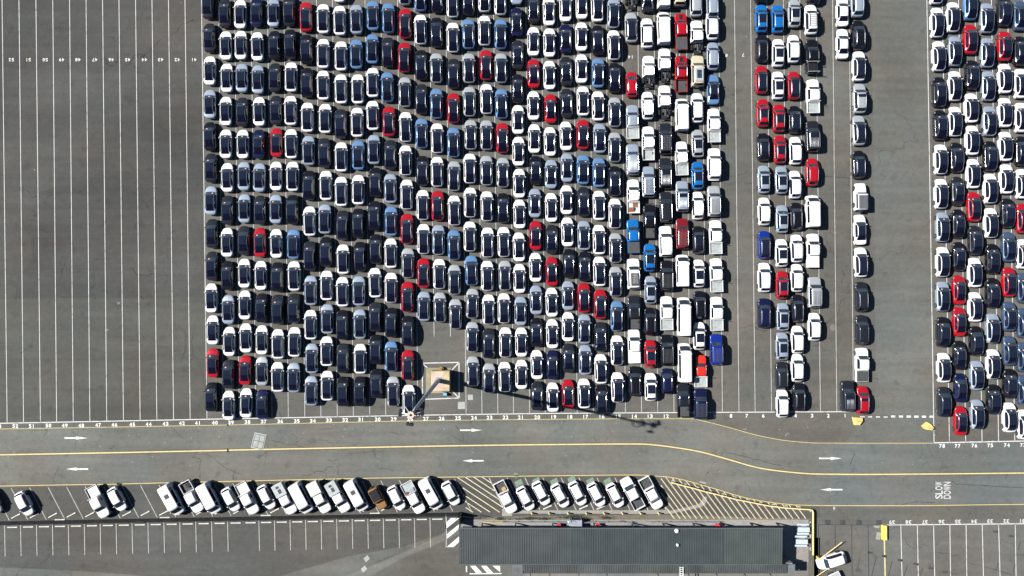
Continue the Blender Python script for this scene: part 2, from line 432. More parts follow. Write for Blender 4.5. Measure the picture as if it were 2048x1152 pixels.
# small suv, body-colour roof
def suv(key, L=4.45, W=1.83, H=1.64, sunroof=None, roofs=None, dark=False, rail=True, spoil=.1):
    k = L / 4.45
    top = [(0, .6), (.07, .82), (.45 * k, .95), (.98 * k, 1.04), (1.55 * k, 1.5), (2.1 * k, H), (3.3 * k, H - .03), (3.78 * k, H - .11), (4.2 * k, 1.12), (4.36 * k, 1.0), (4.45 * k, .66)]
    top = [(round(a, 4), b) for a, b in top]
    c, rf, rr, tl = .98 * k, 1.5 * k, 3.8 * k, 4.19 * k
    cuts = (c, rf, rr, tl, c + .42, 3.85 * k, 1.78 * k, 3.15 * k, 2.25 * k)
    sh = Shell(L, W, H, top, (1.0, 1.05), (.66, .62), (.86 * k, 3.55 * k), cuts, nose=.36, stern=.22, r=.35)
    pp = common(sh, c, rf, 3.85 * k, .35)
    pp.append(('rear_window', sh.patch(rr, tl, 7, 13).mesh('rear_window', M['rglass'], 40), None))
    if sunroof == 'long': pp.append(('sunroof', sh.patch(1.78 * k, 3.15 * k, 8, 12, .01).mesh('sunroof', M['glass'], 40), None))
    if sunroof == 'short': pp.append(('sunroof', sh.patch(1.78 * k, 2.25 * k, 8, 12, .01).mesh('sunroof', M['glass'], 40), None))
    if dark: pp.append(('roof_panel', sh.patch(rf, rr, 8, 12, .008).mesh('roof_panel', M['glass'], 40), None))
    if rail: pp += rails(sh, 1.75 * k, 3.6 * k, .60)
    PROTO[key] = pp
suv('small_suv'); suv('small_suv_sunroof', sunroof='long'); suv('small_suv_hatch', sunroof='short'); suv('small_suv_dark', dark=True)
suv('mid_suv', 4.75, 1.9, 1.72); suv('mid_suv_sunroof', 4.75, 1.9, 1.72, sunroof='long'); suv('mid_suv_dark', 4.75, 1.9, 1.70, dark=True)
# hatchback
top = [(0, .55), (.06, .74), (.4, .86), (.8, .97), (1.52, 1.42), (2.05, 1.50), (3.0, 1.47), (3.45, 1.36), (3.85, 1.06), (3.98, .96), (4.06, .64)]
sh = Shell(4.06, 1.74, 1.5, top, (.95, 1.0), (.62, .58), (.8, 3.3), (.78, 1.5, 3.56, 3.83, 1.2, 3.45), nose=.38, stern=.24, r=.32)
pp = common(sh, .78, 1.5, 3.45, .32) + [('rear_window', sh.patch(3.56, 3.83, 7, 13).mesh('rear_window', M['rglass'], 40), None)]
PROTO['hatchback'] = pp
# three-box sedan
top = [(0, .52), (.07, .68), (.45, .80), (1.2, .94), (1.9, 1.36), (2.4, 1.45), (3.1, 1.43), (3.55, 1.3), (4.1, 1.08), (4.6, 1.04), (4.78, .92), (4.85, .6)]
sh = Shell(4.85, 1.84, 1.46, top, (.92, 1.0), (.62, .57), (.92, 3.78), (1.2, 1.86, 3.35, 4.1, 1.62, 3.75, 1.86))
pp = common(sh, 1.2, 1.86, 3.7, .33) + [('rear_window', sh.patch(3.35, 4.1, 7, 13).mesh('rear_window', M['rglass'], 40), None)]
PROTO['sedan'] = pp
PROTO['sedan_dark'] = [p for p in pp] + [('sunroof', sh.patch(1.86, 3.35, 8, 12, .009).mesh('sunroof', M['glass'], 40), None)]
# big boxy four-wheel-drive wagon
def wagon(key, ribs=None, sunroof=False, rack=None, spare=False, L=4.9, H=1.88):
    top = [(0, .7), (.05, .98), (.4, 1.10), (1.25, 1.16), (1.78, 1.72), (2.15, H), (4.2, H - .03), (4.55, H - .11), (4.78, 1.2), (4.86, 1.02), (4.9, .7)]
    sh = Shell(L, 1.94, H, top, (1.12, 1.16), (.74, .72), (.92, 3.85), (1.25, 1.82, 4.56, 4.77, 1.66, 4.4, 2.1, 2.7), nose=.16, stern=.07, r=.39, ef=.12, er=.06, bf=.13, br=.05)
    pp = common(sh, 1.25, 1.82, 4.4, .39, wheelw=.26)
    pp.append(('rear_window', sh.patch(4.56, 4.77, 7, 13).mesh('rear_window', M['rglass'], 40), None))
    if sunroof: pp.append(('sunroof', sh.patch(2.1, 2.7, 8, 12, .01).mesh('sunroof', M['glass'], 40), None))
    Lh = L / 2
    if ribs is not None:
        u0 = 2.85 if sunroof else 2.2
        mb = MB()
        for x in (-.5, -.3, -.1, .1, .3, .5): mb.box(x - .03, x + .03, Lh - 4.35, Lh - u0, H - .06, H + .018, bev=.01)
        pp.append(('roof_rib', mb.mesh('roof_rib', ribs if ribs else M['tonneau'], 40), None))
    if rack == 'grid':
        mb = MB(); z = H + .06
        for x in (-.62, -.37, -.12, .12, .37, .62): mb.box(x - .02, x + .02, Lh - 4.4, Lh - 2.2, z, z + .04)
        for i in range(9): y = Lh - 2.25 - i * .265; mb.box(-.64, .64, y - .02, y + .02, z + .041, z + .075)
        for x in (-.62, .62):
            for y in (2.3, 3.3, 4.3): mb.box(x - .02, x + .02, Lh - y - .03, Lh - y + .03, H - .06, z - .001)
        pp.append(('roof_rack', mb.mesh('roof_rack', M['rib']), None))
    if rack == 'tray':
        mb = MB(); z = H + .05
        mb.box(-.60, .60, Lh - 4.3, Lh - 2.3, z, z + .04, 0)
        for x in (-.25, -.05, .15, .35):
            for i in range(6): mb.box(x - .02, x + .02, Lh - 2.55 - i * .27, Lh - 2.40 - i * .27, z + .041, z + .06, 1)
        for x in (-.5, .5):
            for y in (2.5, 4.1): mb.box(x - .03, x + .03, Lh - y - .03, Lh - y + .03, H - .06, z - .001, 0)
        pp.append(('roof_rack', mb.mesh('roof_rack', [M['tonneau'], M['white']]), None))
    if rack == 'solar':
        mb = MB(); z = H + .06
        mb.box(-.62, .62, Lh - 4.3, Lh - 2.25, z, z + .03, 0)
        for x in (-.55, .55):
            for y in (2.4, 4.1): mb.box(x - .03, x + .03, Lh - y - .03, Lh - y + .03, H - .06, z - .001, 0)
        pp.append(('roof_rack', mb.mesh('roof_rack', M['graytray']), None))
        mb = MB()
        for i in range(3):
            for k in range(6): mb.box(-.36 + i * .25, -.13 + i * .25, Lh - 2.75 - k * .22, Lh - 2.55 - k * .22, z + .032, z + .05)
        pp.append(('solar_panel', mb.mesh('solar_panel', M['solar']), None))
    if spare:
        mb = MB().tube((0, -Lh - .02, .95), (0, -Lh - .22, .95), .36, n=16); pp.append(('spare_wheel', mb.mesh('spare_wheel', M['tyre'], 40), None))
    PROTO[key] = pp
wagon('four_wheel_drive'); wagon('four_wheel_drive_ribs', ribs=False); wagon('four_wheel_drive_ribs_metal', ribs=M['rib']); wagon('four_wheel_drive_sunroof', ribs=M['rib'], sunroof=True)
wagon('four_wheel_drive_grid', rack='grid'); wagon('four_wheel_drive_tray', rack='tray'); wagon('four_wheel_drive_solar', rack='solar', spare=True)
# vans
def van(key, L, H, vent=False):
    top = [(0, .7), (.05, 1.0), (.3, 1.12), (.48, 1.2), (1.05, 1.82), (1.4, H), (L - .5, H - .01), (L - .12, H - .1), (L - .04, 1.3), (L, .7)]
    sh = Shell(L, 1.96, H, top, (1.18, 1.18), (.80, .80), (.95, L - 1.2), (.42, 1.1, .9, 1.75, L - .7, 1.62), nose=.16, stern=.04, r=.35, ef=.1, er=.04, bf=.15, br=.03)
    pp = common(sh, .42, 1.1, 1.62, .35, side0=.5)
    for mb in sh.both(1.75, L - .7, 5, 6): pp.append(('side_window', mb.mesh('side_window', M['glass'], 40), None))
    if vent:
        mb = MB(); y = L / 2 - L * .66; mb.box(-.36, .30, y - .34, y + .34, H - .01, H + .07, bev=.02); pp.append(('roof_vent', mb.mesh('roof_vent', M['tonneau']), None))
    PROTO[key] = pp
van('van', 5.1, 2.0); van('van_vent', 5.2, 2.05, True); van('long_van', 6.1, 2.35)
def rear_strip(key, base, L):  # rear window strip as seen on wagons
    PROTO[key] = PROTO[base]
# utes
def bed_tub(mb, y0, y1, W=1.86, z0=.52, z1=1.06, t=.07):
    h = W / 2
    mb.box(-h, -h + t, y0, y1, z0, z1); mb.box(h - t, h, y0, y1, z0, z1)
    mb.box(-h + t, h - t, y0, y0 + t, z0, z1); mb.box(-h + t, h - t, y1 - t, y1, z0, z1 - .003)
def ute(key, bed, cab=3.55, Lt=5.35, floor=None, H=1.80, load=None, sunroof=False, ribs=False, scoop=False, bull=False, W=1.88):
    sc = cab / 3.55
    top = [(0, .68), (.05, .94), (.4, 1.06), (1.25, 1.12), (1.85, H - .15), (2.2, H), (cab - .4, H - .03), (cab - .12, H - .12), (cab - .03, 1.2), (cab, 1.0)]
    sh = Shell(cab, W, H, top, (1.06, 1.10), (.70, .68), (.92,), (1.25, 1.82, 1.66, cab - .25, 2.05, 2.5, cab - .12, cab - .03), Ltot=Lt, nose=.18, stern=.02, r=.38, ef=.16, er=.04, br=0)
    pp = common(sh, 1.25, 1.82, cab - .25, .38, axles=(.92, Lt - 1.15), wheelw=.26, tails=False)
    pp.append(('rear_window', sh.patch(cab - .12, cab - .03, 7, 13).mesh('rear_window', M['rglass'], 40), None))
    yb = Lt / 2 - cab - .04; ye = -Lt / 2; h = W / 2
    if scoop:
        mb = MB(); mb.box(-.3, .3, Lt / 2 - 1.1, Lt / 2 - .35, 1.04, 1.13, bev=.03); pp.append(('bonnet_panel', mb.mesh('bonnet_panel', M['black']), None))
    if sunroof: pp.append(('sunroof', sh.patch(2.05, 2.5, 8, 12, .01).mesh('sunroof', M['glass'], 40), None))
    if ribs:
        mb = MB()
        for x in (-.5, -.3, -.1, .1, .3, .5): mb.box(x - .03, x + .03, Lt / 2 - cab + .3, Lt / 2 - (2.6 if sunroof else 2.3), H - .06, H + .015, bev=.01)
        pp.append(('roof_rib', mb.mesh('roof_rib', PAINT['W']), 'paint'))
    if bull:
        mb = MB(); y = Lt / 2 + .1
        mb.tube((-.8, y, .55), (.8, y, .55), .04); mb.tube((-.6, y, 1.0), (.6, y, 1.0), .035)
        for x in (-.6, .6): mb.tube((x, y, .5), (x, y, 1.0), .035)
        pp.append(('bull_bar', mb.mesh('bull_bar', M['black'], 40), None))
    if bed in ('tub', 'cover', 'lid'):
        mb = MB(); bed_tub(mb, ye, yb, W - .02)
        mb.box(-h + .075, h - .075, ye + .08, yb - .08, .60, .66)
        pp.append(('tub', mb.mesh('tub', PAINT['W']), 'paint'))
        if bed == 'tub':
            mb = MB(); mb.box(-h + .085, h - .085, ye + .085, yb - .085, .662, .69)
            pp.append(('tub_liner', mb.mesh('tub_liner', floor or M['tonneau']), None))
        else:
            mb = MB(); mb.box(-h + .05, h - .05, ye + .04, yb - .05, 1.062, 1.10, bev=.02)
            pp.append(('tub_cover', mb.mesh('tub_cover', (floor or M['tonneau']) if bed == 'cover' else PAINT['W']), None if bed == 'cover' else 'paint'))
    if bed in ('tray', 'canopy', 'boxcanopy'):
        hw = .97 if bed == 'tray' else .92; mb = MB()
        bed_tub(mb, ye, yb, hw * 2, .78, 1.06 if bed == 'tray' else .98, .05)
        for x in (-.4, .4): mb.box(x - .05, x + .05, ye + .06, yb - .06, .55, .78)
        pp.append(('tray', mb.mesh('tray', M['white'] if bed == 'tray' else M['galv_light']), None))
        mb = MB(); mb.box(-hw + .055, hw - .055, ye + .055, yb - .055, .80, .85); pp.append(('tray_floor', mb.mesh('tray_floor', floor or M['graytray']), None))
        mb = MB(); 
        for x in (-.85, .85): mb.tube((x, yb - .02, .85), (x, yb - .02, 1.72), .025)
        mb.tube((-.87, yb - .02, 1.72), (.87, yb - .02, 1.72), .025); pp.append(('headboard', mb.mesh('headboard', M['white'], 40), None))
        if bed != 'tray':
            mb = MB(); mb.box(-.90, .90, ye + .02, yb - .06, .99, 1.74, bev=.04); pp.append(('canopy', mb.mesh('canopy', floor or M['graytray']), None))
            if bed == 'canopy':
                mb = MB(); mb.box(-.28, .22, ye + .85, ye + 1.55, 1.742, 1.78, bev=.02); mb.box(-.2, .3, ye + .3, ye + .7, 1.742, 1.77, bev=.02); pp.append(('roof_hatch', mb.mesh('roof_hatch', M['tonneau']), None))
    if bed == 'chassis':
        mb = MB()
        for x in (-.38, .38): mb.box(x - .05, x + .05, ye, yb + .3, .55, .70)
        for y in (.15, .6, 1.1, 1.5): mb.box(-.33, .33, ye + y, ye + y + .08, .57, .68)
        mb.box(-.85, .85, ye - .02, ye + .08, .52, .62)
        mb.tube((-.7, ye + 1.15, .38), (.7, ye + 1.15, .38), .07); mb.tube((0, ye + 1.15, .38), (0, yb, .5), .05)
        mb.box(.46, .72, ye + 1.35, ye + 1.75, .45, .68, bev=.04)
        for x in (-.82, .82): mb.box(x - .13, x + .13, ye + .75, ye + 1.55, .785, .80)
        mb.tube((-.1, ye + .4, .5), (-.1, ye + .4, .72), .32, n=14)
        pp.append(('chassis_frame', mb.mesh('chassis_frame', M['frame'], 40), None))
        mb = MB(); mb.box(.05, .22, ye + .55, ye + 1.6, .702, .76); mb.box(-.25, .0, ye + 1.4, ye + 1.6, .702, .8); pp.append(('fuel_tank', mb.mesh('fuel_tank', M['rib']), None))
    if bed == 'bars':
        mb = MB(); bed_tub(mb, ye, yb, W - .02); mb.box(-h + .075, h - .075, ye + .08, yb - .08, .60, .69); pp.append(('tub', mb.mesh('tub', PAINT['K']), 'paint'))
        mb = MB()
        for y in (ye + .1, yb - .1):
            for x in (-.85, .85): mb.tube((x, y, 1.0), (x, y, 1.7), .04)
            mb.tube((-.88, y, 1.7), (.88, y, 1.7), .045)
        mb2 = MB(); mb2.box(-.8, .8, ye + .15, yb - .15, 1.05, 1.25, bev=.05)
        pp.append(('load_bar', mb.mesh('load_bar', M['galv_light'], 40), None)); pp.append(('load_cover', mb2.mesh('load_cover', M['black']), None))
    PROTO[key] = pp
ute('pickup_tray', 'tray'); ute('pickup_tray_cream', 'tray', floor=M['cream']); ute('pickup_tub', 'tub'); ute('pickup_tub_light', 'tub', floor=M['graytray']); ute('pickup_cover', 'cover', scoop=False)
ute('pickup_cover_scoop', 'cover', scoop=True, Lt=5.8, cab=3.75); ute('pickup_tub_sunroof', 'tub', sunroof=True, scoop=True, Lt=5.8, cab=3.75, floor=M['tonneau'])
ute('pickup_lid', 'lid'); ute('pickup_canopy', 'canopy', cab=3.3); ute('pickup_box', 'boxcanopy', cab=3.3, floor=M['cream']); ute('cab_chassis', 'chassis', cab=3.45, Lt=5.35)
ute('cab_chassis_short', 'chassis', cab=3.4, Lt=5.0, H=1.84)
ute('pickup_bars', 'bars', bull=True); ute('pickup_ribs', 'tub', sunroof=True, ribs=True, bull=True); ute('old_pickup', 'tray', cab=3.3, Lt=5.0, H=1.5, W=1.66)
# soft-top jeep type and open buggy
def jeep(key, roofmat, tan=False):
    L = 4.3; q = 1.45; top = [(0, .75), (.04, 1.02), (.3, 1.12), (1.45, 1.18), (1.75, 1.72), (1.95, 1.82), (4.0, 1.82), (4.2, 1.7), (4.28, 1.1), (4.3, .8)]
    sh = Shell(L, 1.72, 1.82, top, (1.16, 1.16), (.74, .74), (.8, 3.4), (1.45, 1.8, 1.95, 4.05, 1.7), nose=.22, stern=.03, r=.40, ef=.3, er=.04, bf=.06, br=.03)
    pp = common(sh, 1.45, 1.8, 4.0, .40, wheelw=.28, track=.96, side0=.3)
    mb = MB(); y0 = L / 2 - 4.1; y1 = L / 2 - 1.98
    mb.box(-.70, .70, y0, y1, 1.835, 1.87, bev=.015)
    pp.append(('roof_panel', mb.mesh('roof_panel', roofmat), None))
    mb = MB()
    for i in range(7): x = -.6 + i * .2; mb.box(x - .02, x + .02, y0 + .05, y1 - .05, 1.872, 1.90)
    pp.append(('roof_rib', mb.mesh('roof_rib', M['black'] if tan else M['tonneau']), None))
    mb = MB().tube((0, -L / 2, .95), (0, -L / 2 - .24, .95), .38, n=16); pp.append(('spare_wheel', mb.mesh('spare_wheel', M['tyre'], 40), None))
    PROTO[key] = pp
jeep('jeep', flat('grey_ribbed_roof', (.13, .14, .15), .6)); jeep('buggy', M['black'], True)
for _n, _m, _p in PROTO['buggy']:
    for _v in _m.vertices: _v.co = (_v.co.x * .92, _v.co.y * .86, _v.co.z)

GAP = {'fastback_sedan': .55}
def place(proto, name, px, py, rz, col, label, cat, group, stick=None, hc=.75):
    root = thing(name, label, cat, (X(px, hc), Y(py, hc), 0), rz, group)
    for n, me, pm in PROTO[proto]:
        o = bpy.data.objects.new(n, me); COL.objects.link(o); o.parent = root
        if pm:
            o.material_slots[0].link = 'OBJECT'; o.material_slots[0].material = PAINT[col]
    if stick is not None and proto in STICK:
        o = bpy.data.objects.new('windscreen_sticker', STICK[proto][stick]); COL.objects.link(o); o.parent = root
    return root
# ------------------------------------------------------------------ vehicle positions (photo pixels)
F, C, CL = 'fastback_sedan', 'crossover', 'crossover_long'
LANES = [
 (40, F, "416 8 D;419 75 D;420 141 W;420 208 S;420 272.6 K;421.7 335.6 D;422 401 S;424 467 D;424 532 D;423 596 W;426 660 W;426 726 R;422.5 794 K"),
 (39, F, "449.6 26 D;452 91 W;454 155.5 W;452 222 W;452 287.6 W;455 355 W;455 420 D;454.6 484.7 W;454.6 551 K;456.7 619 S;459 683 W;457 748.6 D;457.7 811 W"),
 (38, F, "481 28 W;482 90 W;484 155.5 S;484.6 223.5 D;486 288 W;488 352 S;489 416.7 S;488 481 D;489 546.5 W;490 610 W;492 676 W;490.6 740.7 R;492.7 806 W"),
 (37, F, "513 24 N;515 92.7 W;516 158.5 S;518.7 222.8 W;517.7 288 N;519 355 S;520 420 D;520 484.7 R;522 551 W;523 616 K;524 680 W;524 742 G;524.4 808.6 N"),
 (36, F, "547 25 S;549 90 K;549.6 154.7 D;551.7 220 D;553 285 R;552.5 352 W;551.7 418 S;553 487 W;555 554 K,C;556 619 D,C;556.7 688 W,C;556 754 W,C"),
 (35, C, "579 22 D;581 88 K;583 154 W;582 221 W;583 287.6 W;586 352.7 W;585 419 K;587.5 488 B;589 552 W;588 616.7 D;589.6 684 W;588 755 S"),
 (34, C, "612.5 33.6 R;613 98.5 K;614 165 K;615.6 234.6 W;617.7 301 S;618 370.6 K;620 442.4 W;620 512 D;622 580.7 S;622 649.6 W;624 716.7 S;623 781.5 S"),
 (33, C, "647 37.5 W;647 107 W;647 170.5 W;651 237 W;649 305.5 D;652.5 371 W;650 438 S;652 503.5 K;654 571 W;655 637.6 S;654 702.5 W;655 771.5 W"),
 (32, C, "679 -25 W;680 41 W;682.5 112 W;682.5 178 W;681.7 247.5 D;683 314 W;683 383 W;685.6 450.5 D;686.7 518.5 W;685.6 583.6 W;684.6 649.6 K;686 716.5 D;686 783 K"),
 (31, C, "713 38.5 S;713 108 B;716 178 W;714.8 244.7 W;717 310 B;717 379.6 W;717 446.5 K;720 513.3 K;718 581.5 S;720 648 S;721 717.7 W;720 782.7 K"),
 (30, C, "746 31 B;745 97.5 B;746 165 W;746 231 W;748 299 S;751 364.5 K;749 431.5 K;751.7 498 K;750.6 565.6 W;751 633.8 D;751.7 699 K;753 767 K"),
 (29, C, "777 36 B,CL;776 104.5 D,CL;775 174 B,CL;778 243 R;781 309.5 D;781 376.7 S;782.5 442 B;782 506.5 W;782.5 575.5 W,CL;782.5 645 K;783 712.6 B,CL;786.7 783 G,CL"),
 (28, CL, "809.6 -20 G;810.5 47 R;809 114.6 R;810 184 G;811.7 254 W;811.7 320.7 W;813.8 389 W;814 457.7 R;816 526 G;815 593.7 R;815.8 662 K;816 730.5 R;818 800 W"),
 (27, CL, "841 -8 B;841.5 59 W;842.5 129.5 K;843 198 D;843.5 266.5 B;845 341.5 K;846 410 W;847.5 478 W;847 546 R,C;848 612.5 S,C"),
 (26, CL, "874 -5 K;873 64.6 K;873 136 G;873 207 B;874.6 276.5 W;874.6 343.5 W;875.4 411.5 R;877 479.8 S;879 548 W;880 614.6 G"),
 (25, CL, "905.6 5 W;906 75 W;907 147 D;907 216 R;907 284.6 B;908 352 G;908.8 421 W;908 489.8 B;909 559.4 G;911 628 G"),
 (24, CL, "937 0 K;937 67.7 B;938 136 G;939 203 G;941.5 269.4 G;940 337 W;940.6 405 W;940 473 W;943 541 B;944.8 607 G;944.8 673.8 G;946 742.6 G"),
 (23, CL, "969 -6 W;969 61 W;972 130 R;973 198 W;973 270 G;973 341 G;974 412.5 W;975.4 485 W;974.8 551.6 W;977.5 619 W;977.5 686.7 D;978 756.6 G"),
 (22, CL, "1001 0 W;1001.5 68 B;1002 136 G;1003 207.5 B;1004.6 276 R;1005.6 345 G;1006 416 K;1007.7 484 W;1009.8 551 G;1008 616.6 W;1011 684.8 W;1009.8 754 W"),
 (21, F, "1033 -20 S;1033 44 N;1035 109 D;1035 177 K;1036 239 W;1037 302.5 W;1038.5 366.5 W;1039 428 W;1038 494 W;1039 557 W;1041 622 S;1042.7 684.4 W;1043 749 W"),
 (20, F, "1067 17 D;1067 82.6 W;1067 147 R;1067 211 W;1068.7 277 W;1071 340.5 K;1069.6 406 S;1071 471 R;1071 534.6 W;1072 600 S;1072.7 664.8 K;1073.7 729.4 W;1074 792 D"),
 (19, F, "1098 22 W;1099 85 W;1099 150 W;1101 217 R;1100 283 W;1102 348 S;1102.5 415 W;1103 478.6 D;1103.5 542.8 R;1103.5 604.6 W;1104.6 667.7 W;1104.6 730 N;1105.6 794.6 W"),
 (18, F, "1131 14 W;1131 77 N;1132 142 D;1133 206 D;1131.7 271.7 W;1133.7 335 S;1133 399.6 W;1134.8 463.8 W;1138 527 K;1136 591 S;1136 653.7 W;1137 716.7 D;1136 788.5 R"),
 (17, C, "1163.5 9 W,F;1163 73 W,F;1163 137 W,F;1166 202 W;1165.4 269 R;1166 339 B;1166.5 403.5 D;1167.5 471 S;1168.5 532.8 K;1167.5 596 R;1168.7 658 S;1170 719.6 S;1168 787 W"),
 (16, C, "1194.6 14 W;1195 80 K;1196 145.6 B;1196 212 W;1199 276.5 S;1197.7 344.7 B;1198 411 W;1198 479.4 W;1198.8 543 W;1200 608.8 R;1200.8 674 D;1201.5 738 W;1202.5 799 K"),
 (15, CL, "1227 26 S;1227.5 90 W;1228.5 155 K;1229 224 G;1229 294.4 G;1229 362 K;1229.6 427 W;1230.6 495.8 G;1231 563 G;1233.7 632 B;1234 701 W;1235 774.8 W"),
 (78, CL, "1872 -22 W;1873.5 45 W;1877 112 W;1878 183.7 K;1880 250 K;1881 318.7 W;1881.7 387.5 W;1884.5 454 S;1885 524 W;1885 593 S;1885.8 664 K;1887 735.5 W,C;1888 804 D"),
 (77, CL, "1905.4 34 W;1909 102 S;1909 172 W;1909.5 243 W;1912.7 314.7 K;1915.5 382 D,F;1917 447.4 K,F;1918 513 K,F;1918 580 R,F;1918.7 643.6 R,F;1919 710.7 K,F;1921 776 N,F;1921 842 R,F"),
 (76, C, "1940 10 B,CL;1940 78.4 R;1943.7 149.5 K;1942 216 W;1943.7 280.6 W;1945.5 347.3 W;1947 413.5 R;1950 480.6 D;1949 545 W;1949.6 614 W;1952 682 K;1953 751 S;1953.7 829 S,CL"),
 (75, CL, "1973 36 S;1973.8 105 S;1975.6 171.7 S;1978 242 S;1980 312 K;1980 377 W;1981 446 W;1984.7 517.6 K;1984.7 585.6 K;1984.7 657 S;1985.6 728.6 W;1986.6 799 K"),
 (74, C, "2008 22 D,CL;2008.4 92 R;2009 157 W;2009 225 W;2010 292.8 W;2012 358 W;2015 426 K;2016.6 494 Q;2017.5 564 R;2018 633 Q;2018.5 701.4 Q;2019 767.5 K;2018.5 835 W"),
 (73, C, "2039.4 31 Q;2040 101.7 K;2041 167 W;2042 235 W;2043 302 K;2044 367.7 W;2045 436.7 R;2046 508 W;2046.7 576 Q;2047 646 Q;2047 714.5 Q;2047.6 780 Q;2047.6 849 W"),
]
# other lanes: x y colour prototype ~ what
MIX = [
 (14, "1262 -14 W cab_chassis_short;1262 55 G mid_suv_dark;1263 169 R hatchback;1264.6 244 S pickup_tray;1264.6 319.6 S four_wheel_drive_ribs_metal;1266 392.7 W pickup_tray_load;1266 472.5 L pickup_cover;1266.7 548 W four_wheel_drive_tray;1267 625 D pickup_ribs;1268 692 W pickup_lid;1269 762.8 K mid_suv"),
 (13, "1294 -6 D sedan;1293.7 66.5 W mid_suv;1296.7 143.7 W cab_chassis_short;1295 211.5 W small_suv_plain;1296 287 W pickup_tub_light;1296 364 S four_wheel_drive_ribs;1298 443 K pickup_ribs;1299 515.5 L small_suv_sunroof;1300.4 579.8 S small_suv_sunroof;1299.8 643 K small_suv;1300.4 708 R small_suv_sunroof;1301 774 W small_suv_sunroof"),
 (12, "1327 -15 W van;1326.5 57.6 W van;1328.5 131.5 W cab_chassis;1328.5 205 W cab_chassis;1330 277.6 D four_wheel_drive_grid;1329.6 347 D four_wheel_drive_sunroof;1331 414.6 D four_wheel_drive;1330.6 483 W wagon_cross;1332.7 551.7 K four_wheel_drive_ribs;1332.7 626 W pickup_tray;1333 700 K four_wheel_drive_ribs;1333.7 762.5 N hatchback"),
 (11, "1357.7 -18 E four_wheel_drive;1361.5 63.5 R pickup_cover_scoop;1362 148 R pickup_tub_sunroof;1363 230 W van_ribs;1362.5 317 W pickup_tray;1363.5 393 S four_wheel_drive_sunroof;1363.5 467.8 M four_wheel_drive_ribs;1364 541.5 W van;1366.5 633 W long_van;1368 724.6 W long_van;1365.6 800 D pickup_ribs"),
 (10, "1391 4 G mid_suv;1393 75.5 W cab_chassis;1394.6 143 E four_wheel_drive_solar;1393.7 216 W mid_suv;1394.6 287 G small_suv_sunroof;1394.6 351 L small_suv_sunroof;1395 411.5 W small_suv_plain;1396 480 K small_suv_sunroof;1397 547 W small_suv_sunroof;1399 610 K small_suv;1398 672 W small_suv_sunroof;1401 741.7 O old_pickup;1400 808 N four_wheel_drive_ribs"),
 (9, "1424 9 S small_suv_plain;1424 50.5 W mid_suv_plain;1425 112.8 S small_suv_plain;1426 179 B sedan_dark;1427 251 W pickup_tray;1427.5 329 W long_wagon;1427 402.6 G four_wheel_drive_ribs;1430.6 474 W pickup_tray;1432 550 W pickup_tray;1432.7 627 W pickup_tray;1431.7 699 U four_wheel_drive_ribs"),
 (6, "1521.6 -22 K small_suv;1522 37.4 L small_suv_sunroof;1523 97 K small_suv;1522 159.5 R small_suv_dark;1525 226 R small_suv_sunroof;1526 294 K small_suv_sunroof;1527 358.7 S small_suv_sunroof;1527.7 423 W small_suv_plain;1528 489.7 U small_suv_dark;1528 555 W mid_suv_plain;1527.7 626.4 N mid_suv"),
 (5, "1554.4 38 L small_suv_hatch;1555.6 106 W small_suv_sunroof;1555 171 W small_suv_sunroof;1557 236.5 R small_suv_sunroof;1559 299 R small_suv_sunroof;1562 360 S small_suv_sunroof;1563.4 438 S small_suv_sunroof;1562.4 506 W small_suv_sunroof;1563.6 570 R small_suv_sunroof;1565 633.7 S small_suv_sunroof;1563.4 692.5 S small_suv_sunroof;1563 752 D small_suv;1564 807 W small_suv_plain"),
 (4, "1587.7 27 G small_suv_sunroof;1586 97.8 W small_suv_plain;1587 171 R small_suv_dark;1588.4 239.4 K small_suv_dark;1590 301.6 W small_suv_plain;1589 369.4 W small_suv_plain;1591.6 433 K small_suv;1592.6 497 W small_suv_plain;1593 556 W small_suv_plain;1594 617 K small_suv;1594 679.4 W small_suv_plain;1594 735.8 W small_suv_plain;1597 794.4 K small_suv"),
 (3, "1626 -20 K mid_suv;1621 39.6 W mid_suv_rack;1623 113.5 K pickup_bars;1625 192.8 W pickup_tray;1623.7 273 D four_wheel_drive_sunroof;1623.7 344.3 R small_suv_plain;1623.7 423 W van;1625 501 W pickup_lid;1628 584.6 G four_wheel_drive_ribs;1628 653.6 W small_suv_plain"),
 (1, "1684.5 23 W sedan;1684.5 87.8 W sedan;1694 792 D four_wheel_drive_sunroof"),
 (0, "1713.6 5 S mid_suv;1716 70.7 K mid_suv;1717 132.5 W mid_suv_dark;1718.5 197 G mid_suv_hatch;1717 261 G mid_suv_dark;1717 329 K small_suv_dark;1719.7 394 W jeep;1719.7 459.6 W sedan_dark;1721 524.6 W mid_suv_dark;1722 593.6 D mid_suv;1723 660 D mid_suv_plain;1723 729 W pickup_cover;1724.5 800.7 R small_suv_hatch"),
]
suv('small_suv_plain', rail=False, W=1.8); suv('mid_suv_plain', 4.72, 1.9, 1.7, rail=False); suv('mid_suv_hatch', 4.75, 1.9, 1.72, sunroof='short')
PROTO['pickup_tray_load'] = [p for p in PROTO['pickup_tray_cream']]
suv('mid_suv_rack', 4.75, 1.9, 1.72)
_mb = MB()
for _x in (-.55, .55): _mb.box(_x - .02, _x + .02, -1.35, .75, 1.80, 1.84)
for _i in range(8): _mb.box(-.57, .57, -1.3 + _i * .28, -1.26 + _i * .28, 1.841, 1.88)
for _x in (-.55, .55):
    for _y in (-1.2, .6): _mb.box(_x - .03, _x + .03, _y - .03, _y + .03, 1.6, 1.799)
PROTO['mid_suv_rack'] = PROTO['mid_suv_rack'] + [('roof_rack', _mb.mesh('roof_rack', M['black']), None)]
_mb = MB()
for _i in range(4): _mb.box(-.72, .72, -1.9 + _i * .72, -1.87 + _i * .72, 1.99, 2.015)
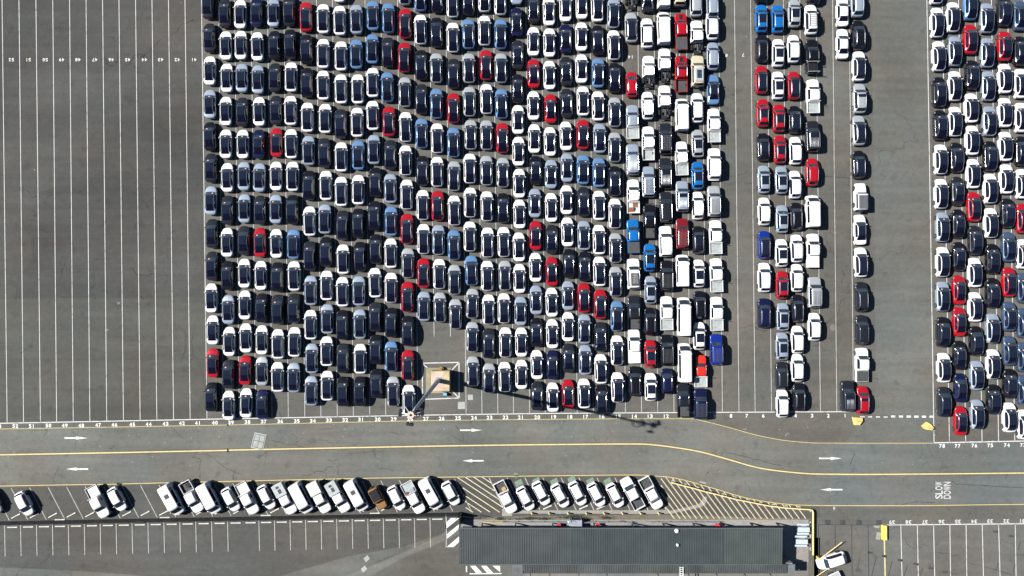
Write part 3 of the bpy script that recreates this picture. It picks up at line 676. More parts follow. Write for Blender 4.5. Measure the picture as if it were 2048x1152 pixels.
PROTO['van_ribs'] = PROTO['van'] + [('roof_rib', _mb.mesh('roof_rib', M['galv_light']), None)]
wagon('long_wagon', L=5.1, H=1.84); wagon('wagon_cross')
_mb = MB()
for _i in range(3): _mb.box(-.66, .66, -1.7 + _i * .62, -1.66 + _i * .62, 1.86, 1.90)
PROTO['wagon_cross'] = PROTO['wagon_cross'] + [('roof_bar', _mb.mesh('roof_bar', M['tonneau']), None)]

KIND = {  # prototype -> (object name, category, wording)
 F: ('fastback_sedan', 'sedan', 'fastback sedan with black glass roof'), C: ('crossover', 'crossover', 'crossover with black glass roof'), CL: ('crossover', 'crossover', 'crossover with glass running to its tail'),
 'hatchback': ('hatchback', 'hatchback', 'small hatchback'), 'sedan': ('sedan', 'sedan', 'sedan with body coloured roof'), 'sedan_dark': ('sedan', 'sedan', 'sedan with dark glass roof'),
 'small_suv': ('small_suv', 'SUV', 'small SUV with roof rails'), 'small_suv_plain': ('small_suv', 'SUV', 'small SUV with plain roof'), 'small_suv_sunroof': ('small_suv', 'SUV', 'small SUV with long sunroof'),
 'small_suv_hatch': ('small_suv', 'SUV', 'small SUV with short sunroof'), 'small_suv_dark': ('small_suv', 'SUV', 'small SUV with dark glass roof'),
 'mid_suv': ('suv', 'SUV', 'SUV with roof rails'), 'mid_suv_plain': ('suv', 'SUV', 'SUV with plain roof'), 'mid_suv_dark': ('suv', 'SUV', 'SUV with dark glass roof'), 'mid_suv_hatch': ('suv', 'SUV', 'SUV with short sunroof'),
 'mid_suv_sunroof': ('suv', 'SUV', 'SUV with long sunroof'), 'mid_suv_rack': ('suv', 'SUV', 'SUV with slatted black roof rack'),
 'four_wheel_drive': ('four_wheel_drive', 'four-wheel drive', 'boxy plain wagon'), 'four_wheel_drive_ribs': ('four_wheel_drive', 'four-wheel drive', 'boxy wagon with ribbed roof'),
 'four_wheel_drive_ribs_metal': ('four_wheel_drive', 'four-wheel drive', 'boxy wagon with bright roof ribs'), 'four_wheel_drive_sunroof': ('four_wheel_drive', 'four-wheel drive', 'boxy wagon with sunroof and ribs'),
 'four_wheel_drive_grid': ('four_wheel_drive', 'four-wheel drive', 'boxy wagon with grid roof rack'), 'four_wheel_drive_tray': ('four_wheel_drive', 'four-wheel drive', 'boxy wagon with flat roof rack'),
 'four_wheel_drive_solar': ('four_wheel_drive', 'four-wheel drive', 'boxy wagon with rooftop solar panel'), 'wagon_cross': ('four_wheel_drive', 'four-wheel drive', 'boxy wagon with three roof bars'), 'long_wagon': ('four_wheel_drive', 'four-wheel drive', 'long plain-roofed wagon'),
 'van': ('van', 'van', 'van with plain roof'), 'van_ribs': ('van', 'van', 'van with cross ribs on roof'), 'van_vent': ('van', 'van', 'van with dark square roof vent'), 'long_van': ('van', 'van', 'long high-roofed van'),
 'pickup_tray': ('pickup_truck', 'pickup truck', 'pickup with grey flat tray'), 'pickup_tray_cream': ('pickup_truck', 'pickup truck', 'pickup with cream tray'), 'pickup_tray_load': ('pickup_truck', 'pickup truck', 'pickup with brown load on its tray'),
 'pickup_tub': ('pickup_truck', 'pickup truck', 'pickup with open dark tub'), 'pickup_tub_light': ('pickup_truck', 'pickup truck', 'pickup with open grey tub'), 'pickup_cover': ('pickup_truck', 'pickup truck', 'pickup with dark tub cover'),
 'pickup_cover_scoop': ('pickup_truck', 'pickup truck', 'pickup with bonnet panel and covered tub'), 'pickup_tub_sunroof': ('pickup_truck', 'pickup truck', 'pickup with sunroof and open tub'),
 'pickup_lid': ('pickup_truck', 'pickup truck', 'pickup with body coloured tub lid'), 'pickup_canopy': ('pickup_truck', 'pickup truck', 'pickup with grey canopy'), 'pickup_box': ('pickup_truck', 'pickup truck', 'pickup with cream box canopy'),
 'cab_chassis': ('cab_chassis_truck', 'truck', 'cab chassis truck with bare frame'), 'cab_chassis_short': ('cab_chassis_truck', 'truck', 'cab chassis truck with bare frame'), 'pickup_bars': ('pickup_truck', 'pickup truck', 'pickup with load bars over tub'),
 'pickup_ribs': ('pickup_truck', 'pickup truck', 'pickup with sunroof and ribbed roof'), 'old_pickup': ('pickup_truck', 'pickup truck', 'old pickup with grey tray'), 'jeep': ('off_roader', 'off-roader', 'off-roader with grey ribbed roof'), 'buggy': ('off_roader', 'off-roader', 'open off-roader with black roof'),
}
GROUP = {'sedan': 'sedans parked in lanes', 'crossover': 'crossovers parked in lanes', 'hatchback': 'hatchbacks on the site', 'SUV': 'SUVs parked in lanes', 'four-wheel drive': 'four-wheel drives parked in lanes',
         'van': 'vans on the site', 'pickup truck': 'pickups on the site', 'truck': 'bare cab chassis trucks', 'off-roader': 'off-roaders on the site'}
ORD = 'zeroth first second third fourth fifth sixth seventh eighth ninth tenth eleventh twelfth thirteenth fourteenth fifteenth sixteenth seventeenth'.split()
def lane_words(n):
    if n == 10: return 'lane right of lane 11'
    if n == 5: return 'lane right of lane 6'
    if n == 0: return 'row right of lane 1'
    return 'lane %d' % n
def cname(col, words): return CW[col] + ' ' + words
def run_lane(num, items, rz):
    items = sorted(items, key=lambda t: -t[1])
    for i, (px, py, col, proto) in enumerate(items):
        nm, cat, words = KIND[proto]
        label = '%s, %s car up in %s' % (cname(col, words), ORD[i + 1], lane_words(num))
        r = rz + R(random.gauss(0, .55))
        st = random.choice((0, 0, 1, 2)) if proto in STICK and random.random() < .9 else None
        o = place(proto, nm, px, py, r, col, label, cat, GROUP[cat], st)
        if proto == 'pickup_tray_load': LOADED.append(o)
LOADED = []
for num, base, s in LANES:
    it = []
    for q in s.split(';'):
        a = q.split(); k = a[2].split(',')
        pr = base if len(k) == 1 else {'F': F, 'C': C, 'CL': CL}[k[1]]
        it.append((float(a[0]), float(a[1]), k[0], pr))
    run_lane(num, it, R(.75))
for num, s in MIX:
    it = [(float(a[0]), float(a[1]), a[2], a[3]) for a in (q.split() for q in s.split(';'))]
    run_lane(num, it, R(.8))
# angled staff rows
ROW1 = "-14 1003 G hatchback;49 1007 W hatchback;197.6 1003 W pickup_tray_white;235 998 W hatchback;345.8 998 W van_vent;385 993 W pickup_tub;420.4 995.5 W van;462 998.6 W hatchback;496 996 W pickup_tray_cream;533.4 994 W hatchback;571.8 996 W pickup_canopy;603.7 994.8 W van;640 993.4 W pickup_box;677.6 992.6 W pickup_canopy;714 990 W van_vent;756.8 995.7 T buggy;793.3 995.7 W hatchback;827.6 994.8 W pickup_tray;862.3 986.9 W van_vent;902 986.7 W hatchback"
ROW2 = "1011.7 994.2 W pickup_tub;1051.2 997 W hatchback;1082.6 986.5 W hatchback;1120.4 991.3 W hatchback;1155.3 987 W hatchback;1192.7 989.4 W hatchback;1230.3 991 W hatchback;1264 986 W pickup_tub;1302.2 986.3 W pickup_tub"
ute('pickup_tray_white', 'tray', floor=M['white'])
KIND['pickup_tray_white'] = ('pickup_truck', 'pickup truck', 'pickup with white flat tray')
STAFF = {}
for rown, row, where in ((1, ROW1, 'from left, staff row left of hatching'), (2, ROW2, 'from left, right of yellow hatching')):
    k = 0
    for q in row.split(';'):
        a = q.split(); px, py = float(a[0]), float(a[1]); nm, cat, words = KIND[a[3]]
        k += 1
        big = ORD[k] if k < len(ORD) else ['eighteenth', 'nineteenth', 'twentieth'][k - 17 - 1]
        ang = 208 if not (rown == 2 and abs(px - 1264) < 1) else 28
        ang += random.uniform(-1.5, 1.5)
        if rown == 1 and k == 1: label = 'pale silver hatchback cut off by the left edge of the staff row'
        else: label = '%s, %s vehicle %s' % (cname(a[2], words), big, where)
        o = place(a[3], nm, px, py, R(ang), a[2], label, cat, GROUP[cat])
        STAFF[(rown, k)] = o
place('mid_suv_plain', 'suv', 1663, 1121, R(107.2), 'W', 'white SUV stopped at the yellow boom gate beside the office', 'SUV', GROUP['SUV'])
place('pickup_tray', 'pickup_truck', 1650, 1167, R(115), 'S', 'silver pickup cut off by the bottom edge beside the boom gate', 'pickup truck', GROUP['pickup truck'])

# loads lying in trays and tubs: things of their own
def on(o, lx, ly):  # local -> world
    a = o.rotation_euler[2]; return (o.location[0] + lx * math.cos(a) - ly * math.sin(a), o.location[1] + lx * math.sin(a) + ly * math.cos(a))
for o in LOADED:
    x, y = on(o, -.35, -2.1); mb = MB().box(-.5, .5, -.35, .35, 0, .12, bev=.02); mb.box(-.1, .45, -.1, .3, .121, .3, bev=.02)
    b = mb.build('timber_load', M['rust'], loc=(x, y, .852)); b.rotation_euler = o.rotation_euler; tag(b, 'brown timber pallet lying on the cream pickup tray in lane number 14', 'pallet')
    x, y = on(o, .3, -1.35); b = MB().box(-.35, .35, -.4, .4, 0, .1, bev=.02).build('timber_sheet', M['rust'], loc=(x, y, .852)); b.rotation_euler = o.rotation_euler
    tag(b, 'brown board near the cab on the cream pickup tray in lane number 14', 'board')
o = STAFF[(2, 1)]; x, y = on(o, -.35, -1.35)
b = MB().box(-.33, .33, -.28, .28, 0, .45, bev=.02).build('cardboard_box', M['carton'], loc=(x, y, .692)); b.rotation_euler = o.rotation_euler
tag(b, 'tan cardboard box in the dark tub of a white pickup', 'box')
o = STAFF[(1, 18)]; x, y = on(o, -.3, -1.2)
b = MB().box(-.45, .45, -.3, .3, 0, .3, bev=.04).build('tool_box', M['galv'], loc=(x, y, .852)); b.rotation_euler = o.rotation_euler
tag(b, 'grey tool box across the front of an open pickup tray', 'tool box')
x, y = on(o, .62, -1.0); b = MB().box(-.2, .2, -.3, .3, 0, .35, bev=.08).build('tool_bag', M['rust'], loc=(x, y, .852)); tag(b, 'brown tool bag beside the tool box on an open pickup tray', 'bag')
o = STAFF[(1, 6)]; x, y = on(o, -.3, -1.9)
b = MB().tube((0, 0, 0), (0, 0, .24), .36, n=18).build('spare_tyre', M['tyre'], loc=(x, y, .692), smooth=40); tag(b, 'black spare tyre lying in a white pickup tub', 'tyre')

# ------------------------------------------------------------------ ground, roads, markings
Z0, Z1, Z2, ZC, ZL, ZN = 0.0, .004, .008, .012, .016, .020
def poly(pts): return [P(*p) for p in pts]
def smooth_line(pts, n=8):
    out = []
    for i in range(len(pts) - 1):
        p0 = pts[max(i - 1, 0)]; p1 = pts[i]; p2 = pts[i + 1]; p3 = pts[min(i + 2, len(pts) - 1)]
        for k in range(n):
            t = k / n
            out.append(tuple(.5 * (2 * p1[c] + (p2[c] - p0[c]) * t + (2 * p0[c] - 5 * p1[c] + 4 * p2[c] - p3[c]) * t * t + (3 * p1[c] - p0[c] - 3 * p2[c] + p3[c]) * t ** 3) for c in (0, 1)))
    return out + [pts[-1]]
struct('ground', MB().quad([(-1200, -1200), (1200, -1200), (1200, 1200), (-1200, 1200)], Z0), M['lot'])
mb = MB().quad(poly([(-900, -700), (402, -700), (402, 0), (409, 595), (-900, 600)]), Z1)
struct('empty_parking_surface', mb, M['lot_dark'])
mb = MB().quad(poly([(-900, 600), (409, 595), (414, 838), (414, 839), (-900, 858)]), Z1)
struct('near_parking_surface', mb, M['lot_mid'])
up = smooth_line([(-900, 872), (0, 858), (420, 850.6), (480, 849.5), (800, 842.3), (1000, 839.5), (1180, 838), (1290, 837.4), (1370, 837.6), (1395, 839.5), (1450, 853), (1500, 867), (1530, 874), (1570, 881), (1620, 885.5), (1660, 886.2), (1770, 886.5), (1868, 886.2)])
lo = smooth_line([(-900, 990), (0, 972), (230, 968.3), (250, 967.5), (500, 961.6), (700, 957), (800, 955.3), (960, 953.3), (1190, 950.4), (1280, 950), (1310, 952), (1334, 953.7), (1361.6, 958.5), (1387, 965), (1414.7, 973), (1442, 981), (1471, 990), (1503, 998), (1535.6, 1003.6), (1568, 1007.7), (1600, 1010), (1650, 1010.9), (1700, 1011.2), (1850, 1011), (2048, 1008.6), (3000, 998)])
mid = smooth_line([(-900, 925), (0, 909.6), (420, 901.4), (480, 899.8), (800, 893.4), (1000, 890.2), (1180, 888.4), (1260, 888), (1300, 889), (1350, 895), (1400, 903.6), (1450, 917), (1500, 931.5), (1530, 938), (1570, 943.2), (1620, 947.5), (1680, 948.5), (1770, 948.6), (2048, 946), (3000, 935)])
upx = up + [(2048, 884), (3000, 872)]
def band(a, b, x0, x1, z, name, mat):
    def clip(l):
        o = [p for p in l if x0 <= p[0] <= x1]
        def at(x):
            for p, q in zip(l, l[1:]):
                if p[0] <= x <= q[0]: t = (x - p[0]) / (q[0] - p[0] + 1e-9); return (x, p[1] + (q[1] - p[1]) * t)
        return [at(x0)] + o + [at(x1)]
    A, B = clip(a), clip(b)
    struct(name, MB().quad([P(*p) for p in A] + [P(*p) for p in reversed(B)], z), mat)
band(upx, lo, -890, 1666, Z1, 'road', M['road'])
band(upx, lo, 1666, 2990, Z1, 'resurfaced_road', M['road_blue'])
struct('staff_bay_surface', MB().quad(poly([(-890, 991), (0, 972.5), (500, 962), (960, 953.8), (1280, 950.5), (1640, 1012), (1640, 1036), (915, 1036), (920, 1022), (0, 1044), (-890, 1064)]), Z1 - .001), M['bay'])
struct('visitor_bay_surface', MB().quad(poly([(-890, 1064), (0, 1044), (920, 1024), (920, 1052), (868, 1072), (810, 1092), (700, 1112), (560, 1152), (500, 1500), (-890, 1500)]), Z1 - .002), M['bay'])
struct('corner_surface', MB().quad(poly([(-890, 1128), (0, 1135), (120, 1140), (260, 1149), (420, 1168), (420, 1500), (-890, 1500)]), Z2), M['yard'])
struct('concrete_strip', MB().quad(poly([(905, 1058), (918, 1052), (918, 1068), (880, 1085), (800, 1118), (740, 1152), (690, 1190), (610, 1190), (700, 1148), (770, 1122), (840, 1090)]), Z2), asphalt('worn_strip', (.142, .140, .127), patch=.2))
struct('dark_corner_surface', MB().quad(poly([(918, 1068.5), (918, 1130), (939, 1131), (939, 1160), (1046, 1160), (1046, 1300), (700, 1300), (745, 1153), (803, 1119), (882, 1086)]), Z1), M['lot'])
struct('yard_surface', MB().quad(poly([(500, 1090), (700, 1098), (920, 1075), (1640, 1075), (1640, 1500), (480, 1500)]), Z1 - .003), M['yard'])
struct('east_bay_surface', MB().quad(poly([(1628, 1046), (3000, 1040), (3000, 1700), (1628, 1700)]), Z1 - .003), M['east'])
struct('access_gap', MB().quad(poly([(1738, -700), (1856, -700), (1868, 886), (1690, 886), (1720, 838), (1752, 780)]), Z1 - .002), M['aisle'])
# repaired patches and slabs
mb = MB()
for q in ([(-20, 405), (30, 430), (62, 475), (66, 520), (34, 556), (32, 596), (-20, 597)], [(66, 285), (118, 296), (112, 372), (78, 388)]): mb.quad(poly(q), Z2)
struct('asphalt_patch', mb, M['lot_patch'])
mb = MB()
for q in ([(1400, 962), (1413, 965), (1409, 972), (1397, 969)], [(1028, 946), (1036, 946), (1038, 955), (1030, 957)], [(1754, 1064), (1762, 1066), (1760, 1080), (1751, 1078)], [(1747, 1051), (1760, 1051), (1758, 1057), (1748, 1055)]): mb.quad(poly(q), Z2)
struct('repair_patch', mb, M['pad'])
# yellow lines and their tinted halo
mb = MB(); hb = MB()
def line(pts, w, m=None, z=ZL): (m or mb).strip([P(*p) for p in pts], w, z)
line(mid, .18); line([p for p in up if p[0] <= 1868], .07); line(lo, .09)
for l, w in ((mid, .6), (lo, .4)): line(l, w, hb, Z2)
line([p for p in up if p[0] <= 1868], .3, hb, Z2)
line([(1768.5, 1079), (1772, 1220)], .2)
struct('yellow_road_line', mb, M['yellow_line']); struct('yellow_line_stain', hb, M['yellow_halo'])
# white bay lines
mb = MB()
base = [(-900, 864), (0, 846.6), (420, 838.3), (640, 834.2), (860, 830), (1080, 827), (1280, 825.5), (1480, 824.4), (1700, 823.3)]
def by(x):
    for p, q in zip(base, base[1:]):
        if p[0] <= x <= q[0]: return p[1] + (q[1] - p[1]) * (x - p[0]) / (q[0] - p[0])
line(base, .13, mb)
bot = [14.4, 47.2, 81, 113.4, 146.6, 179.8, 213.6, 247, 280.4, 313.8, 347.2, 380.4, 414, 446.3, 478.8, 511.5, 544.2, 576.7, 609.8, 641.9, 674.6, 706.9, 739.6, 771.5, 803.5, 835.6, 0, 0, 932.3, 964, 995.8, 1027, 1059.2, 1090.4, 1122.3, 1154.2, 1186.5, 1218, 1250.8, 1283, 1315.4, 1348, 1380, 1412, 1444.8, 1478, 1510.2, 1543, 1575.5, 1608, 1640.7, 1673.5]
top_ = [4.2, 38, 71.9, 105.6, 139.2, 172.2, 205.2, 238, 271.2, 304, 337, 370, 403, 437, 469, 502, 535, 567.7, 600, 633, 664.8, 697.5, 730, 761.7, 795, 828, 858.3, 891, 923.3, 955.2, 986.9, 1019.2, 1051.4, 1083, 1115, 1147.3, 1179.6, 1212.3, 1243.6, 1275.2, 1307.7, 1340, 1372.3, 1404.6, 1436.9, 1468.8, 1501, 1533.8, 1566.6, 1599.4, 1631.7, 1665]
for b, t in zip(bot, top_):
    if b == 0:
        b = t + 10; yb = 673; 
    else: yb = by(b)
    dx = (b - t) / (yb if yb < 800 else by(b) if by(b) else 830)
    line([(t - dx * 500, -500), (b, yb)], .066 if b > 420 else .085, mb)
for k in range(1, 14): line([(4.2 - 33.2 * k - 6, -500), (14.4 - 33.2 * k, 846.8 + .65 * k)], .085, mb)
line([(1690, -500), (1698, 0), (1706.5, 760)], .07, mb)
for b in (1868, 1898.7, 1931.3, 1964, 1997, 2029.4, 2062, 2095, 2128):
    line([(b - 14.5 - 8, -500), (b, 885.5 - (b - 1868) * .02)], .11, mb)
line([(1868, 885.6), (2048, 882), (3000, 866)], .16, mb)
# dashes
for a, b, y, h in ((1720.1, 1729.4, 833.6, 2.3), (1736, 1744, 833.8, 2.3), (1751.7, 1760, 833.9, 2.2), (1767, 1775.3, 834, 2.2), (1782, 1790.7, 833, 4.2), (1797.6, 1806, 833, 4.2), (1813, 1821.7, 833.1, 4.2), (1828.2, 1837, 833.2, 4.2), (1843.5, 1852, 833.3, 4.2), (1858.6, 1866.6, 833.3, 4.2)):
    mb.quad(poly([(a, y - h / 2), (b, y - h / 2), (b, y + h / 2), (a, y + h / 2)]), ZL)
# east bays
line([(1771, 1050), (2048, 1047.4), (3000, 1040)], .14, mb)
for i, (a, b) in enumerate(((1801.5, 1804), (1834.6, 1836.5), (1867, 1869.3), (1899.6, 1901), (1932, 1933.5), (1964.3, 1966.7), (1997, 2000), (2030.3, 2032), (2062, 2064))):
    ya = 1049.8 - (a - 1771) * .0095; line([(a, ya), (b + (b - a) * 1.5, ya + 260)], .11, mb)
# mast plinth box
for a, b in (((844.6, 726.4), (918, 724.7)), ((918, 724.7), (918.4, 796)), ((918.4, 796), (845, 798.6)), ((845, 798.6), (844.6, 726.4)), ((845, 727), (856, 737)), ((918, 725), (901, 743)), ((918.2, 796), (903, 781)), ((845.2, 798), (858, 786))):
    line([a, b], .15, mb)
struct('white_bay_line', mb, M['bay_line'])
mb = MB()
for x in [9.3 + 31.85 * k for k in range(0, 15)] + [486.7 + 31.1 * k for k in range(0, 14)] + [9.3 - 32 * k for k in range(1, 8)]:
    if x == 486.7 + 0: continue
    line([(x, 1050.5 - .0187 * x), (x + 1.2, 1113 - .0215 * x)], .085, mb)
for k in range(-6, 25):
    x = 22.4 + 36.95 * k; y0 = 976.5 - .0206 * x
    line([(x, y0), (x + 33.5, y0 + 64)], .085, mb)
for x in (978.2, 1014.2, 1049.9, 1085.5, 1122.2, 1157.8, 1194, 1230, 1266, 1302): line([(x, 955.5), (x + 30, 1020)], .11, mb)
struct('faded_bay_line', mb, M['thin_line'])
# yellow hatching left of the office
mb = MB()
for x0, x1 in ((913, 1005), (929.6, 998), (946.5, 992), (963.5, 982)):
    line([(x0, 953.6), (x1, 953.6 + (x1 - x0) * .66)], .13, mb)
for xb in (945.5, 962.9, 980.2, 999.3):
    n = (xb - 931) if xb < 950 else (xb - 925)
    n = min(n, 74); line([(xb - n, 1024.3 - n * .66), (xb, 1024.3)], .13, mb)
# hatching right: under the guard rail
edge = [p for p in lo if 1305 < p[0] < 1640]
def ey(x):
    for p, q in zip(edge, edge[1:]):
        if p[0] <= x <= q[0]: return p[1] + (q[1] - p[1]) * (x - p[0]) / (q[0] - p[0])
    return 951
bx = [1348.7, 1360.3, 1371.6, 1381.7, 1393.3, 1405, 1416.4, 1428.4, 1439.7, 1451.5, 1463.4, 1475.6, 1487.6, 1500.1, 1511.4, 1523, 1535.3, 1547.2, 1560, 1573, 1585.9, 1598.7, 1611.6]
for b in bx:
    t = 0
    while t < 90:
        x = b - t * .745; y = 1037.3 - t
        if x < 1322 or y < ey(x) + .5: break
        t += .5
    line([(b - t * .745, 1037.3 - t), (b, 1037.3)], .13, mb)
struct('hatching_line', mb, marking('cream_paint', (.62, .55, .37), wear=.45))
# white chevrons by the office
mb = MB()
for q in ([(892, 1054), (913, 1036), (918, 1036), (918, 1036.5), (892, 1057.5)], [(892, 1053.5), (892, 1045.5), (902, 1036), (915, 1036)], [(892, 1079), (892, 1070), (918, 1048.5), (918, 1057.5)], [(893.5, 1094), (918, 1073), (918, 1084), (907, 1094)]):
    mb.quad(poly(q), ZL)
line([(891.6, 1028), (892.3, 1094.5)], .16, mb)
for x in (940, 962, 985):
    mb.quad(poly([(x, 1131.5), (x + 11, 1131.5), (x + 24.5, 1146), (x + 12.5, 1146)] if x < 980 else [(x, 1131.5), (x + 15, 1131.5), (x + 15.5, 1144)]), ZL)
line([(939, 1147.5), (1003, 1147)], .15, mb); line([(933, 1132), (933, 1144)], .18, mb)
struct('chevron_marking', mb, M['number'])
# arrows
def arrow(name, x0, x1, y):
    s = 1 if x1 > x0 else -1; mb = MB(); xh = x0 + s * 23
    mb.quad(poly([(x0, y - 1.5), (xh, y - 1.4), (xh, y + 1.4), (x0, y + 1.6)]), ZL)
    mb.quad(poly([(xh, y - 3.2), (x1, y), (xh, y + 3.2)]), ZL)
    struct('lane_arrow', mb, M['arrow'])
for a in ((129, 175, 876), (176.5, 132, 938), (920, 964, 860.3), (967.5, 925, 921.5), (1638, 1683.5, 916.7), (1685, 1641, 979.2)): arrow('lane_arrow', *a)
# green bay emblems
mb = MB()
for x, y in ((1037.3, 965.7), (1108.7, 963.7), (1143.4, 959), (1181, 962.8), (1215.3, 962.8), (1073, 962)):
    a = R(28); pts = []
    for u, v in ((-8, -6), (7, -6), (8, 6), (-7, 6)): pts.append((x + u * math.cos(a) + v * math.sin(a) * .6, y - u * math.sin(a) + v * math.cos(a)))
    mb.quad(poly(pts), ZL)
struct('green_bay_marking', mb, M['green'])
# blacked out markings
mb = MB()
for x in (1636.6, 1670, 1703, 1736): line([(x, 1050), (x + 2, 1220)], .13, mb)
line([(1636, 1049.4), (1768, 1050)], .13, mb)
for x in (1655.5, 1685.2, 1718, 1757.5): mb.quad(poly([(x - 5.5, 1040), (x + 5.5, 1040), (x + 5.5, 1049), (x - 5.5, 1049)]), ZL)
for x, y in ((1741, 1105), (1769, 1112), (1800, 1120), (1832, 1128), (1862, 1136), (1890, 1144), (1991, 1063), (2023, 1072)): mb.quad(poly([(x - 5, y - 2.5), (x + 5, y - 1.5), (x + 5, y + 3), (x - 5, y + 2)]), ZL)
for a, b in (((1753, 1113), (1743, 1152)), ((1784, 1122), (1777, 1152)), ((1815, 1130), (1808, 1152)), ((1845, 1137), (1838, 1158)), ((2041, 1083), (2036, 1100)), ((1996, 1125), (1993, 1140)), ((2030, 1128), (2026, 1146)), ((1719, 1115), (1713, 1145))): line([a, b], .12, mb)
struct('blacked_out_marking', mb, M['black_line'])
# cracks: sealed and open, each a wandering ribbon
mb = MB()
CR = [[(160, 840), (150, 900)], [(290, 0), (262, 20), (258, 45), (250, 70), (240, 100)], [(215, 110), (225, 150), (218, 180), (228, 215), (222, 235)], [(200, 180), (182, 205), (175, 240)],
 [(175, 245), (168, 290), (160, 340), (150, 365), (132, 385), (122, 420), (117, 465), (122, 475)], [(160, 340), (180, 342), (200, 347)], [(275, 270), (280, 300), (275, 335), (268, 362), (240, 382), (230, 410), (222, 440), (205, 460), (190, 475), (178, 490), (182, 515), (178, 560), (172, 585), (160, 592)],
 [(178, 490), (135, 492), (120, 510), (115, 545)], [(182, 520), (225, 527), (245, 548), (280, 562), (310, 570), (348, 573), (350, 610), (350, 665)], [(275, 362), (300, 368), (335, 376), (360, 396)], [(80, 545), (135, 552), (160, 585)], [(50, 447), (70, 480), (80, 545)], [(60, 582), (110, 588), (160, 592)], [(178, 578), (200, 585), (215, 600)], [(245, 270), (262, 290), (266, 305)], [(320, 265), (300, 290), (285, 305)],
 [(320, 270), (345, 265), (380, 260)], [(400, 350), (398, 400)], [(404, 430), (402, 500), (388, 555), (378, 565)], [(310, 100), (335, 82), (340, 78), (365, 90)], [(390, 130), (388, 150), (395, 175), (392, 200), (398, 230)], [(275, 20), (300, 22), (330, 15), (345, 18), (370, 35)],
 [(95, 655), (100, 640), (95, 680)], [(100, 672), (140, 685)], [(270, 605), (310, 630), (340, 655), (360, 690)], [(338, 850), (368, 878)], [(315, 810), (325, 840)],
 [(386, 902), (400, 909), (412, 908), (425, 915), (450, 935), (470, 945), (485, 950)], [(536, 880), (560, 884), (580, 890), (588, 889), (612, 897)], [(640, 860), (655, 857), (668, 858)], [(602, 953), (625, 947), (635, 942), (645, 943), (656, 949)], [(646, 943), (656, 934), (670, 933)], [(755, 937), (775, 938), (788, 942)], [(656, 919), (664, 923), (680, 918)], [(778, 863), (800, 869)],
 [(700, 908), (740, 904), (770, 903)], [(900, 870), (925, 882)], [(910, 850), (925, 868), (928, 885)], [(1186, 873), (1195, 884)], [(1446, 905), (1465, 907), (1485, 912), (1510, 919), (1520, 920), (1545, 928), (1565, 931)], [(1446, 905), (1442, 912)], [(1636, 932), (1650, 934)], [(1653, 934), (1658, 935)], [(1710, 907), (1698, 933)], [(1707, 873), (1719, 873.5)],
 [(1898, 961), (1906, 964), (1912, 968), (2000, 973), (2048, 975.5)], [(2018, 943), (2010, 959)], [(1809, 1077), (1815, 1088), (1822, 1095), (1833, 1097), (1845, 1095)], [(1870, 1103), (1880, 1106), (1898, 1107)], [(1902, 1111), (1922, 1112)], [(1935, 1125), (1960, 1131), (2000, 1142), (2030, 1151)], [(1800, 1010), (1830, 1004), (1870, 1005)], [(1890, 1013), (1905, 1023)],
 [(961, 970), (970, 965), (980, 964)], [(0, 1095), (40, 1096), (85, 1098), (110, 1102), (115, 1099), (200, 1103)], [(200, 1125), (250, 1135)], [(735, 1130), (760, 1122), (800, 1105)], [(1730, 750), (1760, 760)], [(1560, 590), (1600, 598), (1640, 601)], [(1640, 352), (1690, 355), (1730, 362)], [(560, 795), (590, 800), (640, 803)], [(25, 5), (20, 30), (12, 60), (6, 90)]]
for c in CR:
    pts = []
    for a, b in zip(c, c[1:]):
        n = max(2, int(math.hypot(a[0] - b[0], a[1] - b[1]) / 4))
        for k in range(n):
            t = k / n; pts.append((a[0] + (b[0] - a[0]) * t + random.uniform(-.7, .7), a[1] + (b[1] - a[1]) * t + random.uniform(-.7, .7)))
    pts.append(c[-1]); heavy = c[0][1] > 840 or c[0][0] > 1600
    w = [random.uniform(.035, .075) * (1.25 if heavy else .8) for _ in pts]; w[0] = w[-1] = .01
    mb.strip([P(*p) for p in pts], w, ZC)
struct('pavement_crack', mb, M['crack'])
# small paint and gum specks
mb = MB()
for i in range(150):
    x = random.uniform(-20, 2060); y = random.uniform(845, 950) if i % 3 else random.uniform(0, 1150); r = random.uniform(.04, .12)
    cx, cy = P(x, y); n = 7
    mb.quad([(cx + r * math.cos(k * 6.283 / n) * random.uniform(.6, 1.2), cy + r * math.sin(k * 6.283 / n) * random.uniform(.6, 1.2)) for k in range(n)], ZC + .0005)
struct('pavement_speck', mb, M['pad'])
mb = MB()
for x, y, rx, ry in ((1490, 858, 5, 3), (1575, 867, 4, 3), (690, 858, 3, 3), (98, 868, 3.5, 4), (330, 885, 4, 3), (705, 867, 3, 2), (740, 862, 3, 2), (215, 660, 3, 3), (237, 606, 4, 3), (1665, 655, 6, 8)):
    mb.quad([P(x + rx * math.cos(k * .628) * random.uniform(.7, 1.1), y + ry * math.sin(k * .628) * random.uniform(.7, 1.1)) for k in range(10)], ZC + .001)
struct('pale_stain', mb, asphalt('pale_stain', (.155, .155, .142), patch=.2))
